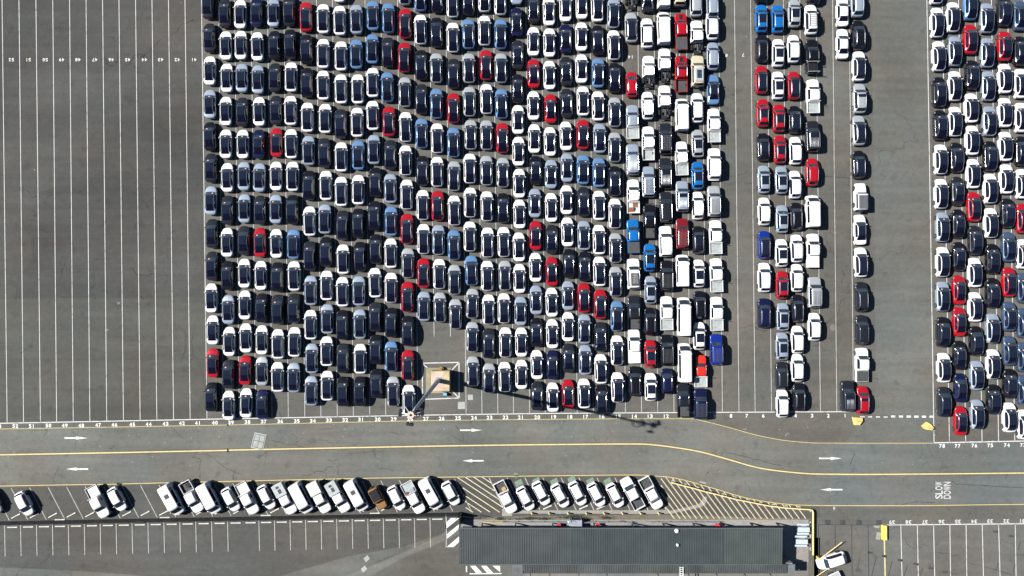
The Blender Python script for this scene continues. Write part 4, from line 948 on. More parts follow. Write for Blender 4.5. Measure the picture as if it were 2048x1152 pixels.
# painted numbers
GLY = {}
def make_glyphs(chars):
    objs = []
    for c in chars:
        cu = bpy.data.curves.new('glyph', 'FONT'); cu.body = c; cu.size = 1; cu.offset = .028 if c.isdigit() else .004; cu.resolution_u = 3
        o = bpy.data.objects.new('glyph', cu); COL.objects.link(o); objs.append((c, o, cu))
    dg = bpy.context.evaluated_depsgraph_get(); dg.update()
    for c, o, cu in objs:
        me = o.evaluated_get(dg).to_mesh(); vs = [v.co.copy() for v in me.vertices]; fs = [tuple(p.vertices) for p in me.polygons]
        x0 = min(v.x for v in vs); x1 = max(v.x for v in vs); y0 = min(v.y for v in vs); y1 = max(v.y for v in vs)
        GLY[c] = ([((v.x - (x0 + x1) / 2) / (y1 - y0), (v.y - (y0 + y1) / 2) / (y1 - y0)) for v in vs], fs, (x1 - x0) / (y1 - y0))
    for c, o, cu in objs: bpy.data.objects.remove(o); bpy.data.curves.remove(cu)
make_glyphs('0123456789SLOWDN')
def write(mb, s, px, py, h, adv, ang, wid=None):
    cx, cy = P(px, py); n = len(s); ca, sa = math.cos(ang), math.sin(ang)
    for i, c in enumerate(s):
        vs, fs, w = GLY[c]; sx = 1.0
        if wid: sx = min(wid / (w * h), 1.5) if c not in '1' else .9
        out = []
        for x, y in vs:
            lx = x * h * sx + (i - (n - 1) / 2) * adv; ly = y * h
            out.append((cx + lx * ca - ly * sa, cy + lx * sa + ly * ca, ZN))
        mb.add(out, fs)
mb = MB()
for s, x, y in ((53, -3, 852.7), (52, 30.8, 852), (51, 63.6, 852), (50, 97, 851), (49, 129.8, 851), (48, 162.6, 851), (47, 196.5, 850), (46, 229, 849.5), (45, 264.6, 849), (44, 297.4, 848.5), (43, 331.2, 847.5), (42, 364, 846.5), (41, 395.8, 846),
    (40, 429.8, 845.4), (39, 462, 845), (38, 495, 844), (37, 527.5, 843.3), (36, 560.4, 842.5), (35, 593.7, 842), (34, 625.6, 841.5), (33, 658, 840.5), (32, 690.4, 839.7), (31, 722, 839), (30, 755.4, 838.7), (29, 787.3, 838), (28, 820, 838), (27, 851.9, 837.5), (26, 883.3, 836.8), (25, 916, 836), (24, 948, 835.5), (23, 979, 835), (22, 1011, 834.6), (21, 1041.7, 834.5), (20, 1074.4, 834.3), (19, 1106.7, 834), (18, 1139, 833.7), (17, 1170.6, 833.4), (16, 1203, 833), (15, 1235.8, 832.8), (14, 1268, 832.6), (13, 1299.4, 832.4), (12, 1331.7, 832.2), (11, 1365, 832), (10, 1397, 832), (9, 1429, 832), (8, 1462, 831.8), (7, 1493.6, 831.7), (6, 1526.5, 831.5), (5, 1558.5, 831.5), (4, 1591, 831.4), (3, 1624, 831.3), (2, 1656.5, 831.2), (1, 1690, 831),
    (78, 1884, 891.8), (77, 1915, 891.8), (76, 1948.6, 891.2), (75, 1980.3, 890.8), (74, 2013.5, 890.4), (73, 2046, 890)):
    write(mb, str(s), x, y, .60, .50, R(.8), .40)
struct('lane_number', mb, M['number'])
mb = MB()
for s, x in ((39, 1784), (38, 1816.8), (37, 1849.7), (36, 1882.8), (35, 1915.6), (34, 1948.3), (33, 1980), (32, 2012.3), (31, 2043.8)):
    write(mb, str(s), x, 1044.2 - (x - 1784) * .009, .60, .50, R(180.5), .40)
for s, x in ((52, 22.9), (51, 56.7), (50, 90.6), (49, 123.5), (48, 156), (47, 189.6), (46, 222.5), (45, 255.6), (44, 289), (43, 321.5), (42, 354.6), (41, 388)): write(mb, str(s), x, 119.5, .52, .47, R(180.8), .36)
for s, x, y in ((14, 1261.5, 114), (11, 1356, 111), (10, 1389.5, 111), (8, 1453, 111), (7, 1486, 110)): write(mb, str(s), x, y, .52, .47, R(180.8), .36)
struct('far_lane_number', mb, M['old_number'])
mb = MB()
write(mb, 'SLOW', 1877.7, 980.5, 1.15, .69, R(90), .60); write(mb, 'DOWN', 1894.2, 980.5, 1.15, .69, R(90), .60)
struct('slow_down_marking', mb, M['arrow'])
mb = MB()
write(mb, '0', 1668.3, 1016.5, .5, .4, 0, .3)
struct('stray_digit', mb, M['old_number'])

# ------------------------------------------------------------------ concrete and furniture
struct('walkway', MB().box(X(919), X(1617), Y(1124), Y(1039), -.1, .05), M['concrete'])
struct('rear_walkway', MB().box(X(1046), X(1617), Y(1300), Y(1124.2), -.1, .045), asphalt('dull_slab', (.15, .15, .145), patch=.25))
struct('kerb_path', MB().quad(poly([(1004, 1018), (1013, 1018), (1016, 1021), (1328, 1020), (1345, 1021), (1372, 1015), (1398, 1008), (1404, 1000), (1406, 993), (1414, 994), (1410, 1010), (1400, 1015), (1372, 1021), (1345, 1027), (1320, 1028), (1024, 1027), (1024, 1032), (1004, 1032)]), Z2), M['pad'])
struct('planting_strip', MB().quad(poly([(975, 1034), (1024, 1033), (1320, 1029), (1335, 1030), (1600, 1037.6), (1600, 1039), (975, 1039)]), Z2 - .001), M['dirt'])
mb = MB()
for i in range(2600):
    c = random.choice(((985, 1003, 10), (1000, 1037, 8), (1035, 1037, 25), (1060, 1036, 14), (1135, 1034, 22), (1150, 1032, 14), (1212, 1035, 12), (1090, 1037, 12), (1170, 1037, 10)))
    if c[1] < 1010: continue
    x = random.gauss(c[0], c[2] * .6); y = min(1038.8, random.gauss(c[1], 1.6)); 
    if y < 1030: continue
    cx, cy = P(x, y); z = random.uniform(.02, .3); s = random.uniform(.04, .1); a = random.uniform(0, 6.28)
    d = Vector((math.cos(a), math.sin(a), random.uniform(-.3, .6))) * s; e = Vector((-math.sin(a), math.cos(a), random.uniform(-.3, .3))) * s * .45
    o = Vector((cx, cy, z)); mb.add([o - e, o + d * .6, o + e, o - d * .5], [(0, 1, 2, 3)])
w = mb.build('weeds', M['leaf']); w['kind'] = 'stuff'; tag(w, 'dark low weeds along the kerb in front of the office', 'weeds')
# wheel stops
def stop(px, py, ang, label, group, Lm=1.65):
    mb = MB(); mb.box(-Lm / 2, Lm / 2, -.09, .09, 0, .11, bev=.03)
    o = mb.build('wheel_stop', M['conc_w'], loc=(X(px), Y(py), .004)); o.rotation_euler[2] = ang; tag(o, label, 'wheel stop', group)
M['conc_w'] = flat('painted_concrete', (.55, .54, .50), .8, var=.2, scale=3)
ORD2 = ORD + ['eighteenth', 'nineteenth', 'twentieth', 'twenty-first', 'twenty-second', 'twenty-third', 'twenty-fourth', 'twenty-fifth', 'twenty-sixth', 'twenty-seventh', 'twenty-eighth', 'twenty-ninth', 'thirtieth']
xs = [25.4 + 31.9 * k for k in range(15)] + [502 + 31.1 * k for k in range(13)]
for k, x in enumerate(xs):
    stop(x, 1054.8 - .0192 * x, R(.9), 'pale concrete wheel stop below the fence, %s from the left' % ORD2[k + 1], 'wheel stops below the fence')
k = 0
for i in range(-1, 23):
    x = 22.4 + 36.95 * i + 47; y = 1032.5 - .0206 * x
    if not (20 < x < 900): continue
    k += 1; stop(x, y, R(28), 'slanted concrete wheel stop in the staff bays, %s from the left' % ORD2[k], 'slanted wheel stops', 1.6)
k = 0
for x in (1095, 1167, 1202): k += 1; stop(x, 1014.5, R(24), 'slanted wheel stop right of the yellow hatching, %s from the left' % ORD2[k], 'wheel stops in green bays', 1.5)
for k, x in enumerate((120, 330, 532, 750)):
    o = MB().box(-.8, .8, -.08, .08, 0, .08, bev=.02).build('drain_kerb', M['conc_w'], loc=(X(x), Y(1041.6 - .0205 * x), .004)); o.rotation_euler[2] = R(1.1); tag(o, 'loose pale kerb stone on the staff side of the fence, %s from the left' % ORD2[k + 1], 'kerb stone', 'loose kerb stones')
# bollards
for k, x in enumerate((1063.4, 1098, 1135.6, 1172, 1207.6, 1244, 1280, 1316)):
    t = thing('bollard', 'short yellow bollard before the office, %s from the left' % ORD[k + 1], 'bollard', (X(x), Y(1025), .008), 0, 'yellow bollards')
    mb = MB().tube((0, 0, 0), (0, 0, .82), .11, n=14).tube((0, 0, .82), (0, 0, .88), .11, .05, n=14); mb.build('post', M['yellow'], t, 40)
    mb = MB().tube((0, 0, .55), (0, 0, .68), .114, n=14); mb.build('reflective_band', M['white'], t, 40)
    mb = MB().box(-.2, .2, -.2, .2, 0, .03); mb.build('base_plate', M['galv'], t)
# covers
def cover(name, pts, label, lines=False):
    mb = MB(); q = poly(pts); mb.prism(q, 0.0, .035); o = mb.build('pit_cover', M['pad2']); tag(o, label, 'pit cover', 'pit covers')
    if lines:
        c = Vector((sum(p[0] for p in q) / 4, sum(p[1] for p in q) / 4)); l = MB()
        v = [Vector(p) for p in q]; inn = [c + (p - c) * .82 for p in v]
        for a, b in zip(inn, inn[1:] + inn[:1]): l.strip([a, b], .07, .039)
        l.strip([(inn[0] + inn[1]) / 2, (inn[2] + inn[3]) / 2], .07, .039); l.strip([(inn[1] + inn[2]) / 2, (inn[3] + inn[0]) / 2], .07, .039)
        l.build('cover_joint', M['black_line'], o)
M['pad2'] = asphalt('pit_concrete', (.34, .345, .33), patch=.15)
cover('pit_cover', [(509.5, 864.5), (533.5, 869), (526, 901), (501.5, 895)], 'large tilted concrete pit cover on the road below number 37', True)
cover('pit_cover', [(935.3, 789.3), (946, 789), (946.2, 799.5), (935.6, 800)], 'smaller square pit cover in lane number 24')
cover('pit_cover', [(916, 804), (930, 803.5), (930, 817.8), (915.8, 818.2)], 'larger square pit cover above number 25')
cover('pit_cover', [(727, 1117), (735, 1110), (740, 1117), (732, 1124.5)], 'small light pit cover, upper of two near the visitor bays')
cover('pit_cover', [(721.5, 1138), (730, 1131), (735, 1138), (726, 1145)], 'small light pit cover, lower of two near the visitor bays')
# floodlight mast on its plinth
x0, y0 = P(852, 735.5); x1, y1 = P(902, 786)
struct('plinth_footing', MB().box(x0, x1, y1, y0, -.1, .06), asphalt('stained_footing', (.27, .24, .16), patch=.35))
hp = 1.95
px0, px1, py0, py1 = X(862.5, hp), X(899.5, hp), Y(783, hp), Y(742.5, hp)
mb = MB().box(px0, px1, py0, py1, .06, hp, bev=.06); t = mb.build('concrete_plinth', M['conc_y']); tag(t, 'big yellowish concrete block under the floodlight mast', 'plinth')
mb = MB().box(px0 + .08, px0 + 1.85, py0 + .12, py1 - .3, hp, hp + .012); mb.build('grout_patch', M['conc_pink'], t)
o = MB().tube((0, 0, .0), (0, 0, .55), .42, n=20).tube((0, 0, .55), (0, 0, .75), .2, n=14).build('cable_drum', M['rust2'] if 'rust2' in M else flat('drum_timber', (.28, .20, .07), .8, var=.3), loc=(X(882.5), Y(741) + .25, .06), smooth=40); tag(o, 'round brown cable drum behind the concrete plinth', 'drum')
o = MB().box(-.3, .3, -.22, .22, 0, .6, bev=.04).build('plastic_crate', M['blue_box'], loc=(X(891), Y(787.2), .06)); tag(o, 'light blue plastic box at the foot of the plinth', 'box')
bx_, by_ = X(876.4, hp), Y(760.8, hp); HM = 30.6
t = thing('floodlight_mast', 'tall grey floodlight mast standing on the yellowish block', 'light mast', (bx_, by_, hp + .01))
MB().tube((0, 0, 0), (0, 0, HM - hp), .36, .17, n=16).build('mast_pole', M['galv'], t, 40)
MB().box(-.5, .5, -.5, .5, 0, .05).build('base_flange', M['galv'], t)
zt = HM - hp
mb = MB().tube((0, 0, zt), (0, 0, zt + .35), .42, n=8).tube((0, 0, zt + .35), (0, 0, zt + .42), .13, n=8, mi=1); mb.build('head_hub', [flat('hub_primer', (.55, .42, .34), .6), M['black']], t)
mb = MB(); n = 22
for k in range(n):
    if k in (2, 3, 4, 5, 6, 7, 8, 9, 10): continue
    a = k * 2 * math.pi / n; b = a + 2 * math.pi / n
    mb.tube((.85 * math.cos(a), .85 * math.sin(a), zt - 2.2), (.85 * math.cos(b), .85 * math.sin(b), zt - 2.2), .07, n=6)
for a in (R(20), R(-60), R(-150)): mb.tube((0, 0, zt - 2.2), (.85 * math.cos(a), .85 * math.sin(a), zt - 2.2), .05, n=6)
mb.build('lowering_ring', M['black_steel'], t, 40)
for a, L_, fl in ((172, 1.05, 1), (262, .95, 1), (12, 1.05, 1), (128, 1.1, 0), (60, .9, 0)):
    ar = R(a); d = Vector((math.cos(ar), math.sin(ar), 0))
    MB().tube(d * .3 + Vector((0, 0, zt + .1)), d * L_ + Vector((0, 0, zt - .1)), .055, n=6).build('arm', M['galv_light'], t, 40)
    if fl:
        f = MB().box(-.19, .19, -.42, .42, -.16, .12, bev=.05); f.box(-.12, -.02, -.36, .36, .121, .15); f.box(.03, .13, -.36, .36, .121, .15)
        o = f.build('floodlight', M['black'], t, loc=(d * (L_ + .2) + Vector((0, 0, zt - .15)))); o.rotation_euler[2] = ar
        g = MB().box(-.15, .15, -.36, .36, -.18, -.161).build('lamp_glass', M['lamp'], o)
# yellow blocks with lifting rod
for pts, lab, rod in (([(1707.2, 835), (1725.3, 836), (1725.7, 842.5), (1719.7, 850), (1710.4, 850)], 'five-sided yellow concrete block below lane 1', (1717, 842)), ([(1856, 845.2), (1846.3, 853.2), (1851.5, 859), (1864.4, 861), (1868.5, 856.5), (1862.5, 849)], 'pointed yellow concrete block by the white dashes near lane 78', (1860, 856))):
    h = .5; t = thing('anchor_block', lab, 'concrete block', (X(rod[0], h), Y(rod[1], h), 0), 0, 'yellow anchor blocks')
    q = [(X(a, h) - X(rod[0], h), Y(b, h) - Y(rod[1], h)) for a, b in pts]
    MB().prism([(a * 1.06, b * 1.06) for a, b in q], 0, h, taper=.06).build('block', M['yel_conc'] if 'yel_conc' in M else M.setdefault('yel_conc', flat('worn_yellow_concrete', (.66, .50, .17), .85, var=.25, scale=2.5)), t)
    mb = MB().tube((.1, 0, h), (.1, 0, 1.15), .025, n=6)
    for k in range(8): a, b = k * .785, (k + 1) * .785; mb.tube((.12 * math.cos(a) - .1, .02, h + .1 + .12 * math.sin(a)), (.12 * math.cos(b) - .1, .02, h + .1 + .12 * math.sin(b)), .02, n=5)
    mb.build('lifting_rod', M['rust'], t, 40)
# chain-link fence with dark shade cloth
def mesh_mat():
    m, nt, b = new_mat('shade_cloth'); b.inputs['Base Color'].default_value = (.028, .03, .032, 1); b.inputs['Roughness'].default_value = .9
    N = nt.nodes; L_ = nt.links; tc = N.new('ShaderNodeTexCoord')
    n = N.new('ShaderNodeTexNoise'); n.inputs['Scale'].default_value = .7; n.inputs['Detail'].default_value = 6; L_.new(tc.outputs['Object'], n.inputs['Vector'])
    r = N.new('ShaderNodeMapRange'); r.inputs['To Min'].default_value = .55; r.inputs['To Max'].default_value = .95; r.inputs['From Min'].default_value = .35; r.inputs['From Max'].default_value = .6
    L_.new(n.outputs['Fac'], r.inputs['Value']); L_.new(r.outputs['Result'], b.inputs['Alpha']); return m
M['mesh'] = mesh_mat()
A = Vector(P(-320, 1049.5)); B = Vector(P(921, 1025.2)); d = (B - A); n = 42; hF = 2.0
t = thing('chain_link_fence', 'long dark chain link fence between the staff and visitor bays', 'fence', (A.x, A.y, 0))
for k in range(n + 1):
    p = d * k / n; MB().tube((p.x, p.y, 0), (p.x, p.y, hF + .08), .035, n=6).build('post', M['black_steel'], t, 40)
nn = Vector((-d.y, d.x)).normalized() * .012
mb = MB(); o_ = Vector((-d.y, d.x)).normalized() * .05
mb.add([(o_.x, o_.y, .05), (d.x + o_.x, d.y + o_.y, .05), (d.x + o_.x, d.y + o_.y, hF - .03), (o_.x, o_.y, hF - .03)], [(0, 1, 2, 3)]); mb.build('shade_cloth', M['mesh'], t)
mb = MB(); mb.tube((0, 0, hF), (d.x, d.y, hF), .03, n=6); mb.tube((0, 0, .12), (d.x, d.y, .12), .02, n=6)
mb.build('top_rail', M['black_steel'], t, 40)
mb = MB()
for k in range(0, n, 3):
    p = d * k / n; q = d * (k + 1.0) / n; mb.tube((p.x, p.y, hF), (q.x, q.y, .1), .025, n=6)
mb.build('brace', M['black_steel'], t, 40)
# gate return to the office
G0 = Vector(P(921, 1025.2)); G1 = Vector((X(921, 0), Y(1046)))
t = thing('gate_fence', 'short black gate fence joining the long fence to the office corner', 'gate', (G0.x, G0.y, 0))
MB().box(-.3, .3, -.12, .12, 0, 2.2).build('gate_post', M['black_steel'], t)
g = G1 - G0
MB().box(-.06, .06, g.y, -.13, 0.05, 1.9).build('gate_leaf', M['black_steel'], t)
for q, w in ((Vector(P(962, 1029.5)), 0),):
    mb = MB(); e = q - G0; mb.tube((0, .1, 2.0), (e.x, e.y, 1.9), .03, n=6); mb.tube((e.x, e.y, 0), (e.x, e.y, 1.95), .04, n=6); mb.build('stay', M['black_steel'], t, 40)
# yellow guard rail
def rail(pts, label, name='guard_rail', dark=True):
    t = thing(name, label, 'guard rail', (X(pts[0][0]), Y(pts[0][1]), 0)); o0 = Vector((X(pts[0][0]), Y(pts[0][1])))
    V = [Vector(P(*p)) - o0 for p in pts]
    def sweep(w, z0, z1):
        mb = MB(); vs = []
        for i, p in enumerate(V):
            dd = (V[min(i + 1, len(V) - 1)] - V[max(i - 1, 0)]).normalized(); nr = Vector((-dd.y, dd.x)) * w / 2
            for c in (p + nr, p - nr):
                vs += [(c.x, c.y, z0), (c.x, c.y, z1)]
        fs = []
        for i in range(len(V) - 1):
            a = i * 4; b = a + 4
            fs += [(a + 1, b + 1, b + 3, a + 3), (a, a + 2, b + 2, b), (a, b, b + 1, a + 1), (a + 2, a + 3, b + 3, b + 2)]
        fs += [(0, 1, 3, 2), (len(vs) - 4, len(vs) - 2, len(vs) - 1, len(vs) - 3)]
        return mb.add(vs, fs)
    sweep(.17, .48, .74).build('beam', M['pale_yellow'], t)
    L_ = 0; nxt = .4
    for a, b in zip(V, V[1:]):
        seg = (b - a).length
        while nxt < L_ + seg:
            p = a + (b - a) * ((nxt - L_) / seg); MB().box(p.x - .07, p.x + .07, p.y - .07, p.y + .07, .03, .475).build('post', M['black_steel'], t)
            MB().prism([(p.x + .32 * math.cos(k * .785), p.y + .32 * math.sin(k * .785)) for k in range(8)], 0.005, .03).build('footing', M['pad2'], t); nxt += 2.05
        L_ += seg
    if dark: sweep(.06, .06, .40).build('shade_strip', M['black'], t)  # solid black strip added below the beam to stand in for its shadow
rail([(1340.6, 962.5), (1366, 969.3), (1382.5, 973.5), (1406.7, 980.5), (1439, 988.4), (1471, 996.6), (1503, 1002.8), (1535.6, 1009.4), (1568, 1013.2), (1600, 1015.6), (1616, 1016.4), (1621, 1018), (1622.5, 1022), (1622.5, 1065), (1622.5, 1107)], 'pale yellow guard rail curving round the hatched corner beside the office')
# picnic tables on the slab
for k, (x, y, lab) in enumerate(((1603.5, 1056, 'upper'), (1599.5, 1080, 'lower'))):
    t = thing('picnic_table', 'pale blue picnic table with benches, %s of two beside the office' % lab, 'picnic table', (X(x), Y(y), .05), R(-.5), 'picnic tables')
    mb = MB()
    for i in range(4): mb.box(-.92, .92, -.36 + i * .185, -.36 + i * .185 + .17, .70, .75)
    mb.build('tabletop', M['tableblue'], t)
    for s in (-1, 1):
        mb = MB(); yy = s * .72; mb.box(-.95, .95, yy - .14, yy - .01, .42, .46); mb.box(-.95, .95, yy + .005, yy + .14, .42, .46); mb.build('bench', M['tableblue'], t)
    for s in (-1, 1):
        mb = MB(); xx = s * .72; mb.tube((xx, -.72, .36), (xx, .72, .36), .035, n=6); mb.tube((xx, -.6, 0), (xx, -.25, .69), .035, n=6); mb.tube((xx, .6, 0), (xx, .25, .69), .035, n=6); mb.build('leg_frame', M['black_steel'], t, 40)
    MB().tube((0, 0, .75), (0, 0, .80), .11, n=10).build('umbrella_socket', M['white'], t)
# boom gate
t = thing('boom_gate', 'yellow boom gate arm slanting above the white SUV', 'boom gate', (X(1634), Y(1113.5), 0))
MB().box(-.14, .14, -.14, .14, 0, 1.0, bev=.02).build('pivot_post', M['yellow'], t)
e = Vector(P(1684, 1084.5, .95)) - Vector((X(1634), Y(1113.5)))
MB().tube((0, 0, .95), (e.x, e.y, .95), .06, n=8).build('arm', M['pale_yellow'], t, 40)
t = thing('boom_gate', 'yellow boom gate arm at the bottom edge below the white SUV', 'boom gate', (X(1626), Y(1153), 0))
MB().box(-.14, .14, -.14, .14, 0, 1.0, bev=.02).build('pivot_post', M['yellow'], t)
e = Vector(P(1658, 1136, .5)) - Vector((X(1626), Y(1153)))
MB().tube((0, 0, .5), (e.x, e.y, .5), .06, n=8).build('arm', M['pale_yellow'], t, 40)
# yellow road barrier
t = thing('road_barrier', 'solid yellow block barrier left of number 39 by the lower right bays', 'barrier', (X(1766.5), Y(1063.5), 0), R(.5))
prof = [(-.36, 0), (.36, 0), (.30, .55), (-.30, .55)]
mb = MB(); mb.add([(a, -1.15, z) for a, z in prof] + [(a, 1.15, z) for a, z in prof], [(0, 1, 2, 3), (7, 6, 5, 4), (0, 4, 5, 1), (1, 5, 6, 2), (2, 6, 7, 3), (3, 7, 4, 0)]); mb.build('body', M['yellow'], t)
for s in (-.6, .45): MB().box(.30, .38, s - .1, s + .1, .25, .40).build('lug', M['black'], t)

# ------------------------------------------------------------------ site office
hr, hl = 3.25, 2.75
t = thing('site_office', 'long low office building with blue grey corrugated roof', 'building', (0, 0, 0))
wx0, wx1, wy0, wy1 = X(926), X(1548), Y(1113), Y(1052)
MB().box(wx0, wx1, wy0, wy1, .05, 2.95).build('wall', M['wall'], t)
for x in (950, 990, 1040, 1085, 1130, 1175, 1220, 1265, 1310, 1355, 1400, 1470, 1510):
    w = MB().box(X(x) - .7, X(x) + .7, wy1, wy1 + .03, 1.0, 2.1).build('window', M['window'], t)
    MB().box(X(x) - .78, X(x) + .78, wy1, wy1 + .025, .93, .995).build('sill', M['galv_light'], w)
for x in (968, 1062, 1196, 1332, 1438): 
    w = MB().box(X(x) - .45, X(x) + .45, wy1, wy1 + .03, .06, 2.1).build('door', flat('office_door', (.12, .16, .2), .5), t)
def roof(name, x0, x1, yN, yS, zN, zS, col, sp=.36):
    mb = MB(); xs = []; x = x0
    while x < x1 - sp: xs += [(x, 0), (x + sp - .10, 0), (x + sp - .075, .045), (x + sp - .025, .045)]; x += sp
    xs += [(x, 0), (x1, 0)]
    vs = []
    for a, h in xs: vs += [(a, yN, zN + h), (a, yS, zS + h)]
    m = len(xs)
    fs = [(2 * i, 2 * i + 1, 2 * i + 3, 2 * i + 2) for i in range(m - 1)]
    # underside
    o = len(vs); vs += [(x0, yN, zN - .1), (x1, yN, zN - .1), (x1, yS, zS - .1), (x0, yS, zS - .1)]; fs += [(o, o + 3, o + 2, o + 1)]
    mb.add(vs, fs); mb.build('roof_sheet', col, t)
roofm = [flat('roof_steel_a', (.060, .070, .070), .55, .1, var=.16, scale=.35), flat('roof_steel_b', (.048, .060, .063), .55, .1, var=.16, scale=.35), flat('roof_steel_c', (.059, .072, .068), .55, .1, var=.16, scale=.35)]
gut = flat('gutter_steel', (.085, .095, .10), .6, var=.1)
def rx(p): return X(p, hr)
yN, yS = Y(1057.5, hr), Y(1128, hr)
roof('roof', rx(918), rx(1144.5), yN, yS, hr + .05, hr - .1, roofm[0])
roof('roof', rx(1145), rx(1447.5), yN, yS, hr + .05, hr - .1, roofm[1])
roof('roof', rx(1448), rx(1565), yN, yS, hr + .05, hr - .1, roofm[2])
roof('roof', X(1046, hl), X(1575, hl), Y(1128.6, hl + .2), Y(1147, hl), hl + .15, hl - .15, flat('lower_roof_steel', (.074, .080, .078), .55, .1, var=.3, scale=.3))
MB().box(X(1576, hl), X(1590, hl), Y(1147, hl), Y(1128.6, hl), hl - .05, hl + .02).build('flat_roof', flat('flat_roof_sheet', (.13, .145, .148), .6, var=.15), t)
MB().box(X(1024, hl), X(1045.5, hl), Y(1152, hl), Y(1129, hl), hl - .05, hl + .02).build('flat_roof', flat('dull_roof_sheet', (.11, .12, .12), .6, var=.15), t)
MB().box(rx(916.5), rx(1566), yN + .005, yN + .13, hr - .12, hr + .06).build('gutter', gut, t)
MB().box(rx(917), rx(1566), yS - .12, yS - .01, hr - .2, hr - .02).build('gutter', gut, t)
MB().box(X(1046, hl), X(1590, hl), Y(1147.9, hl), Y(1147.05, hl), hl - .26, hl - .12).build('gutter', gut, t)
MB().box(wx0 + 9, X(1572), Y(1131), wy0 - .01, .05, 2.5).build('wall', M['wall'], t)
for x in (921, 965, 1031, 1105, 1187, 1262, 1325, 1385, 1440, 1500, 1552):
    MB().box(X(x) - .09, X(x) + .09, Y(1045.6) - .09, Y(1045.6) + .09, .05, 3.12).build('verandah_post', M['black_steel'], t)
for x in (1060, 1098, 1155, 1210, 1310, 1370, 1425, 1480, 1530):
    MB().box(X(x) - .06, X(x) + .06, Y(1137) - .06, Y(1137) + .06, .05, 2.6).build('verandah_post', M['black_steel'], t)
for x, y, r in ((1352.5, 1057.5, .3), (1354.5, 1086, .2)):
    MB().tube((X(x, hr), Y(y, hr) - .25, hr), (X(x, hr), Y(y, hr) - .25, hr + .3), r, r * .9, n=12).tube((X(x, hr), Y(y, hr) - .25, hr + .3), (X(x, hr), Y(y, hr) - .25, hr + .42), r * 1.05, r * .4, n=12).build('roof_vent', M['white'], t, 40)
# roof access ladder
t = thing('roof_ladder', 'white caged ladder against the lower roof edge of the office', 'ladder', (X(1362.5, hl), Y(1141, hl), 0))
mb = MB()
for s in (-.24, .24): mb.box(s - .04, s + .04, -2.1, .65, hl + .12, hl + .2); mb.box(s - .04, s + .04, -2.1, -2.02, .05, hl + .119)
mb.build('stringer', M['white'], t)
mb = MB()
for i in range(9): mb.box(-.2, .2, -2.0 + i * .31, -1.93 + i * .31, hl + .13, hl + .18)
mb.build('rung', M['white'], t)
# verandah handrails
for a, b, lab, mt in ((1009, 1140, 'pale green handrail along the verandah left of the rack', 'galv_light'), (1166, 1262, 'pale handrail along the verandah left of the ramp', 'galv_light'), (1290, 1436, 'pale handrail along the verandah right of the ramp', 'galv_light'), (966, 1006, 'yellow handrail at the left end of the verandah', 'pale_yellow')):
    o0 = Vector(P(a, 1041.3)); L_ = X(b) - X(a); t = thing('handrail', lab, 'handrail', (o0.x, o0.y, .05), 0, 'verandah handrails')
    mb = MB(); mb.tube((0, 0, .95), (L_, 0, .95), .035, n=6); mb.tube((0, 0, .5), (L_, 0, .5), .025, n=6); mb.build('rail', M[mt], t, 40)
    n = max(2, int(L_ / 1.9))
    for k in range(n + 1): MB().tube((L_ * k / n, 0, 0), (L_ * k / n, 0, .94), .03, n=6).build('post', M[mt], t, 40)
for a, b, y0_, y1_, lab in ((1244, 1288, 1040.5, 1049.5, 'upper rail of the black and grey access ramp'), (1256, 1296, 1044, 1050.5, 'lower rail of the black and grey access ramp')):
    p = Vector(P(a, y0_)); q = Vector(P(b, y1_)) - p; t = thing('ramp_rail', lab, 'handrail', (p.x, p.y, .05), 0, 'ramp rails')
    MB().tube((0, 0, .9), (q.x, q.y, .6), .05, n=6).build('rail', M['galv'], t, 40)
    for k in (0, .5, 1): MB().tube((q.x * k, q.y * k, 0), (q.x * k, q.y * k, .9 - .3 * k), .035, n=6).build('post', M['black_steel'], t, 40)
# red hose boxes
for x, y, lab in ((1117.5, 1046.5, 'red hose box on the verandah left of the metal rack'), (1194.8, 1045, 'red hose box on the verandah right of the metal rack'), (1433.5, 1048, 'red hose box at the right end of the verandah handrail')):
    t = thing('hose_box', lab, 'hose box', (X(x), Y(y), .05), 0, 'red hose boxes')
    MB().box(-.26, .26, -.24, .24, 0, .95, bev=.03).build('cabinet', M['red'], t); MB().box(-.1, .1, .24, .262, .4, .6).build('handle', M['white'], t)
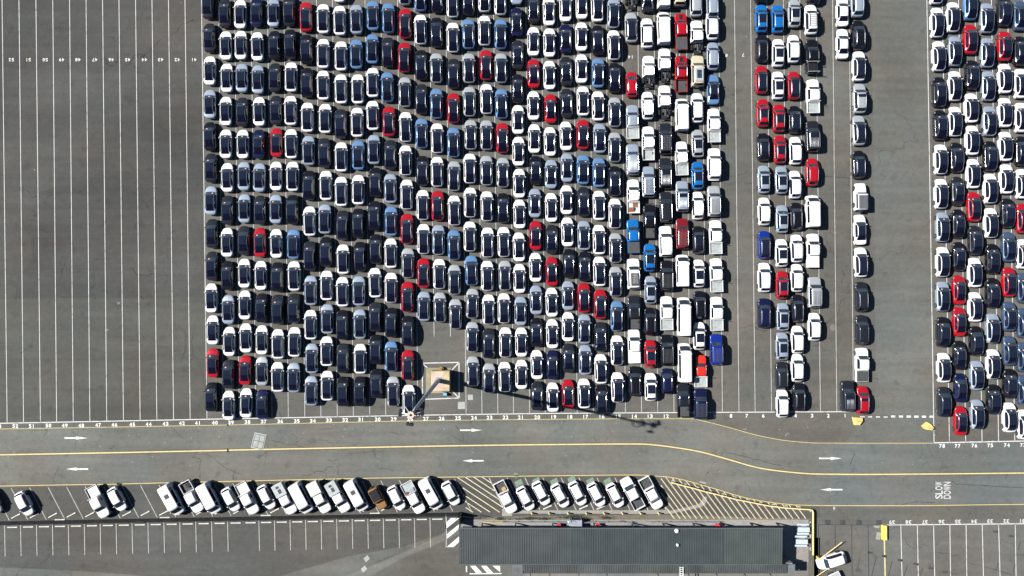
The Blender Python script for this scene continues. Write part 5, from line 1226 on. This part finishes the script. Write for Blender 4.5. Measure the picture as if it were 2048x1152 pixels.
# metal rack
t = thing('metal_rack', 'metal frame rack with pale shelf on the verandah', 'rack', (X(1152), Y(1040.5), .05))
for a in (-.75, .75):
    for b in (-.45, .45): MB().tube((a, b, 0), (a, b, 1.9), .04, n=6).build('leg', M['galv_light'], t, 40)
MB().box(-.8, .8, -.5, .5, 1.3, 1.36).build('shelf', M['galv'], t); MB().box(-.8, .8, -.5, .5, .4, .46).build('shelf', M['black_steel'], t)
t = MB().box(-.3, .3, -.6, .6, 0, .9, bev=.1).build('parked_trolley', M['galv'], loc=(X(1140.5), Y(1044.5), .05)); t.rotation_euler[2] = R(25); tag(t, 'slanting grey steel bin leaning beside the metal rack', 'bin')

# ------------------------------------------------------------------ camera, sun, sky
cam = bpy.data.cameras.new('camera'); co = bpy.data.objects.new('camera', cam); COL.objects.link(co)
cam.lens = 24; cam.sensor_width = 36; cam.clip_start = 1; cam.clip_end = 3000
co.location = (0, 0, HC); co.rotation_euler = (0, 0, 0); SC.camera = co
EL, DX, DY = R(41.5), .977, -.212      # shadows fall to the right and slightly down
sun = bpy.data.lights.new('sun', 'SUN'); so = bpy.data.objects.new('sun', sun); COL.objects.link(so)
sun.energy = 5.0; sun.angle = R(.53); sun.color = (1.0, .965, .92)
d = Vector((DX * math.cos(EL), DY * math.cos(EL), -math.sin(EL))); so.rotation_euler = d.to_track_quat('-Z', 'Y').to_euler(); so.location = (-60, 15, 60)
w = bpy.data.worlds.new('World'); SC.world = w; w.use_nodes = True; nt = w.node_tree
sky = nt.nodes.new('ShaderNodeTexSky'); sky.sky_type = 'NISHITA'; sky.sun_disc = False; sky.sun_elevation = EL
sky.sun_rotation = math.atan2(-DX, -DY); sky.air_density = .7; sky.dust_density = .25; sky.ozone_density = 2.0
bg = nt.nodes['Background']; bg.inputs['Strength'].default_value = .05; nt.links.new(sky.outputs['Color'], bg.inputs['Color'])
vs = SC.view_settings; vs.view_transform = 'Standard'; vs.look = 'None'; vs.exposure = .8; vs.gamma = 1; vs.use_curve_mapping = False
SC.cycles.max_bounces = 6; SC.cycles.diffuse_bounces = 0
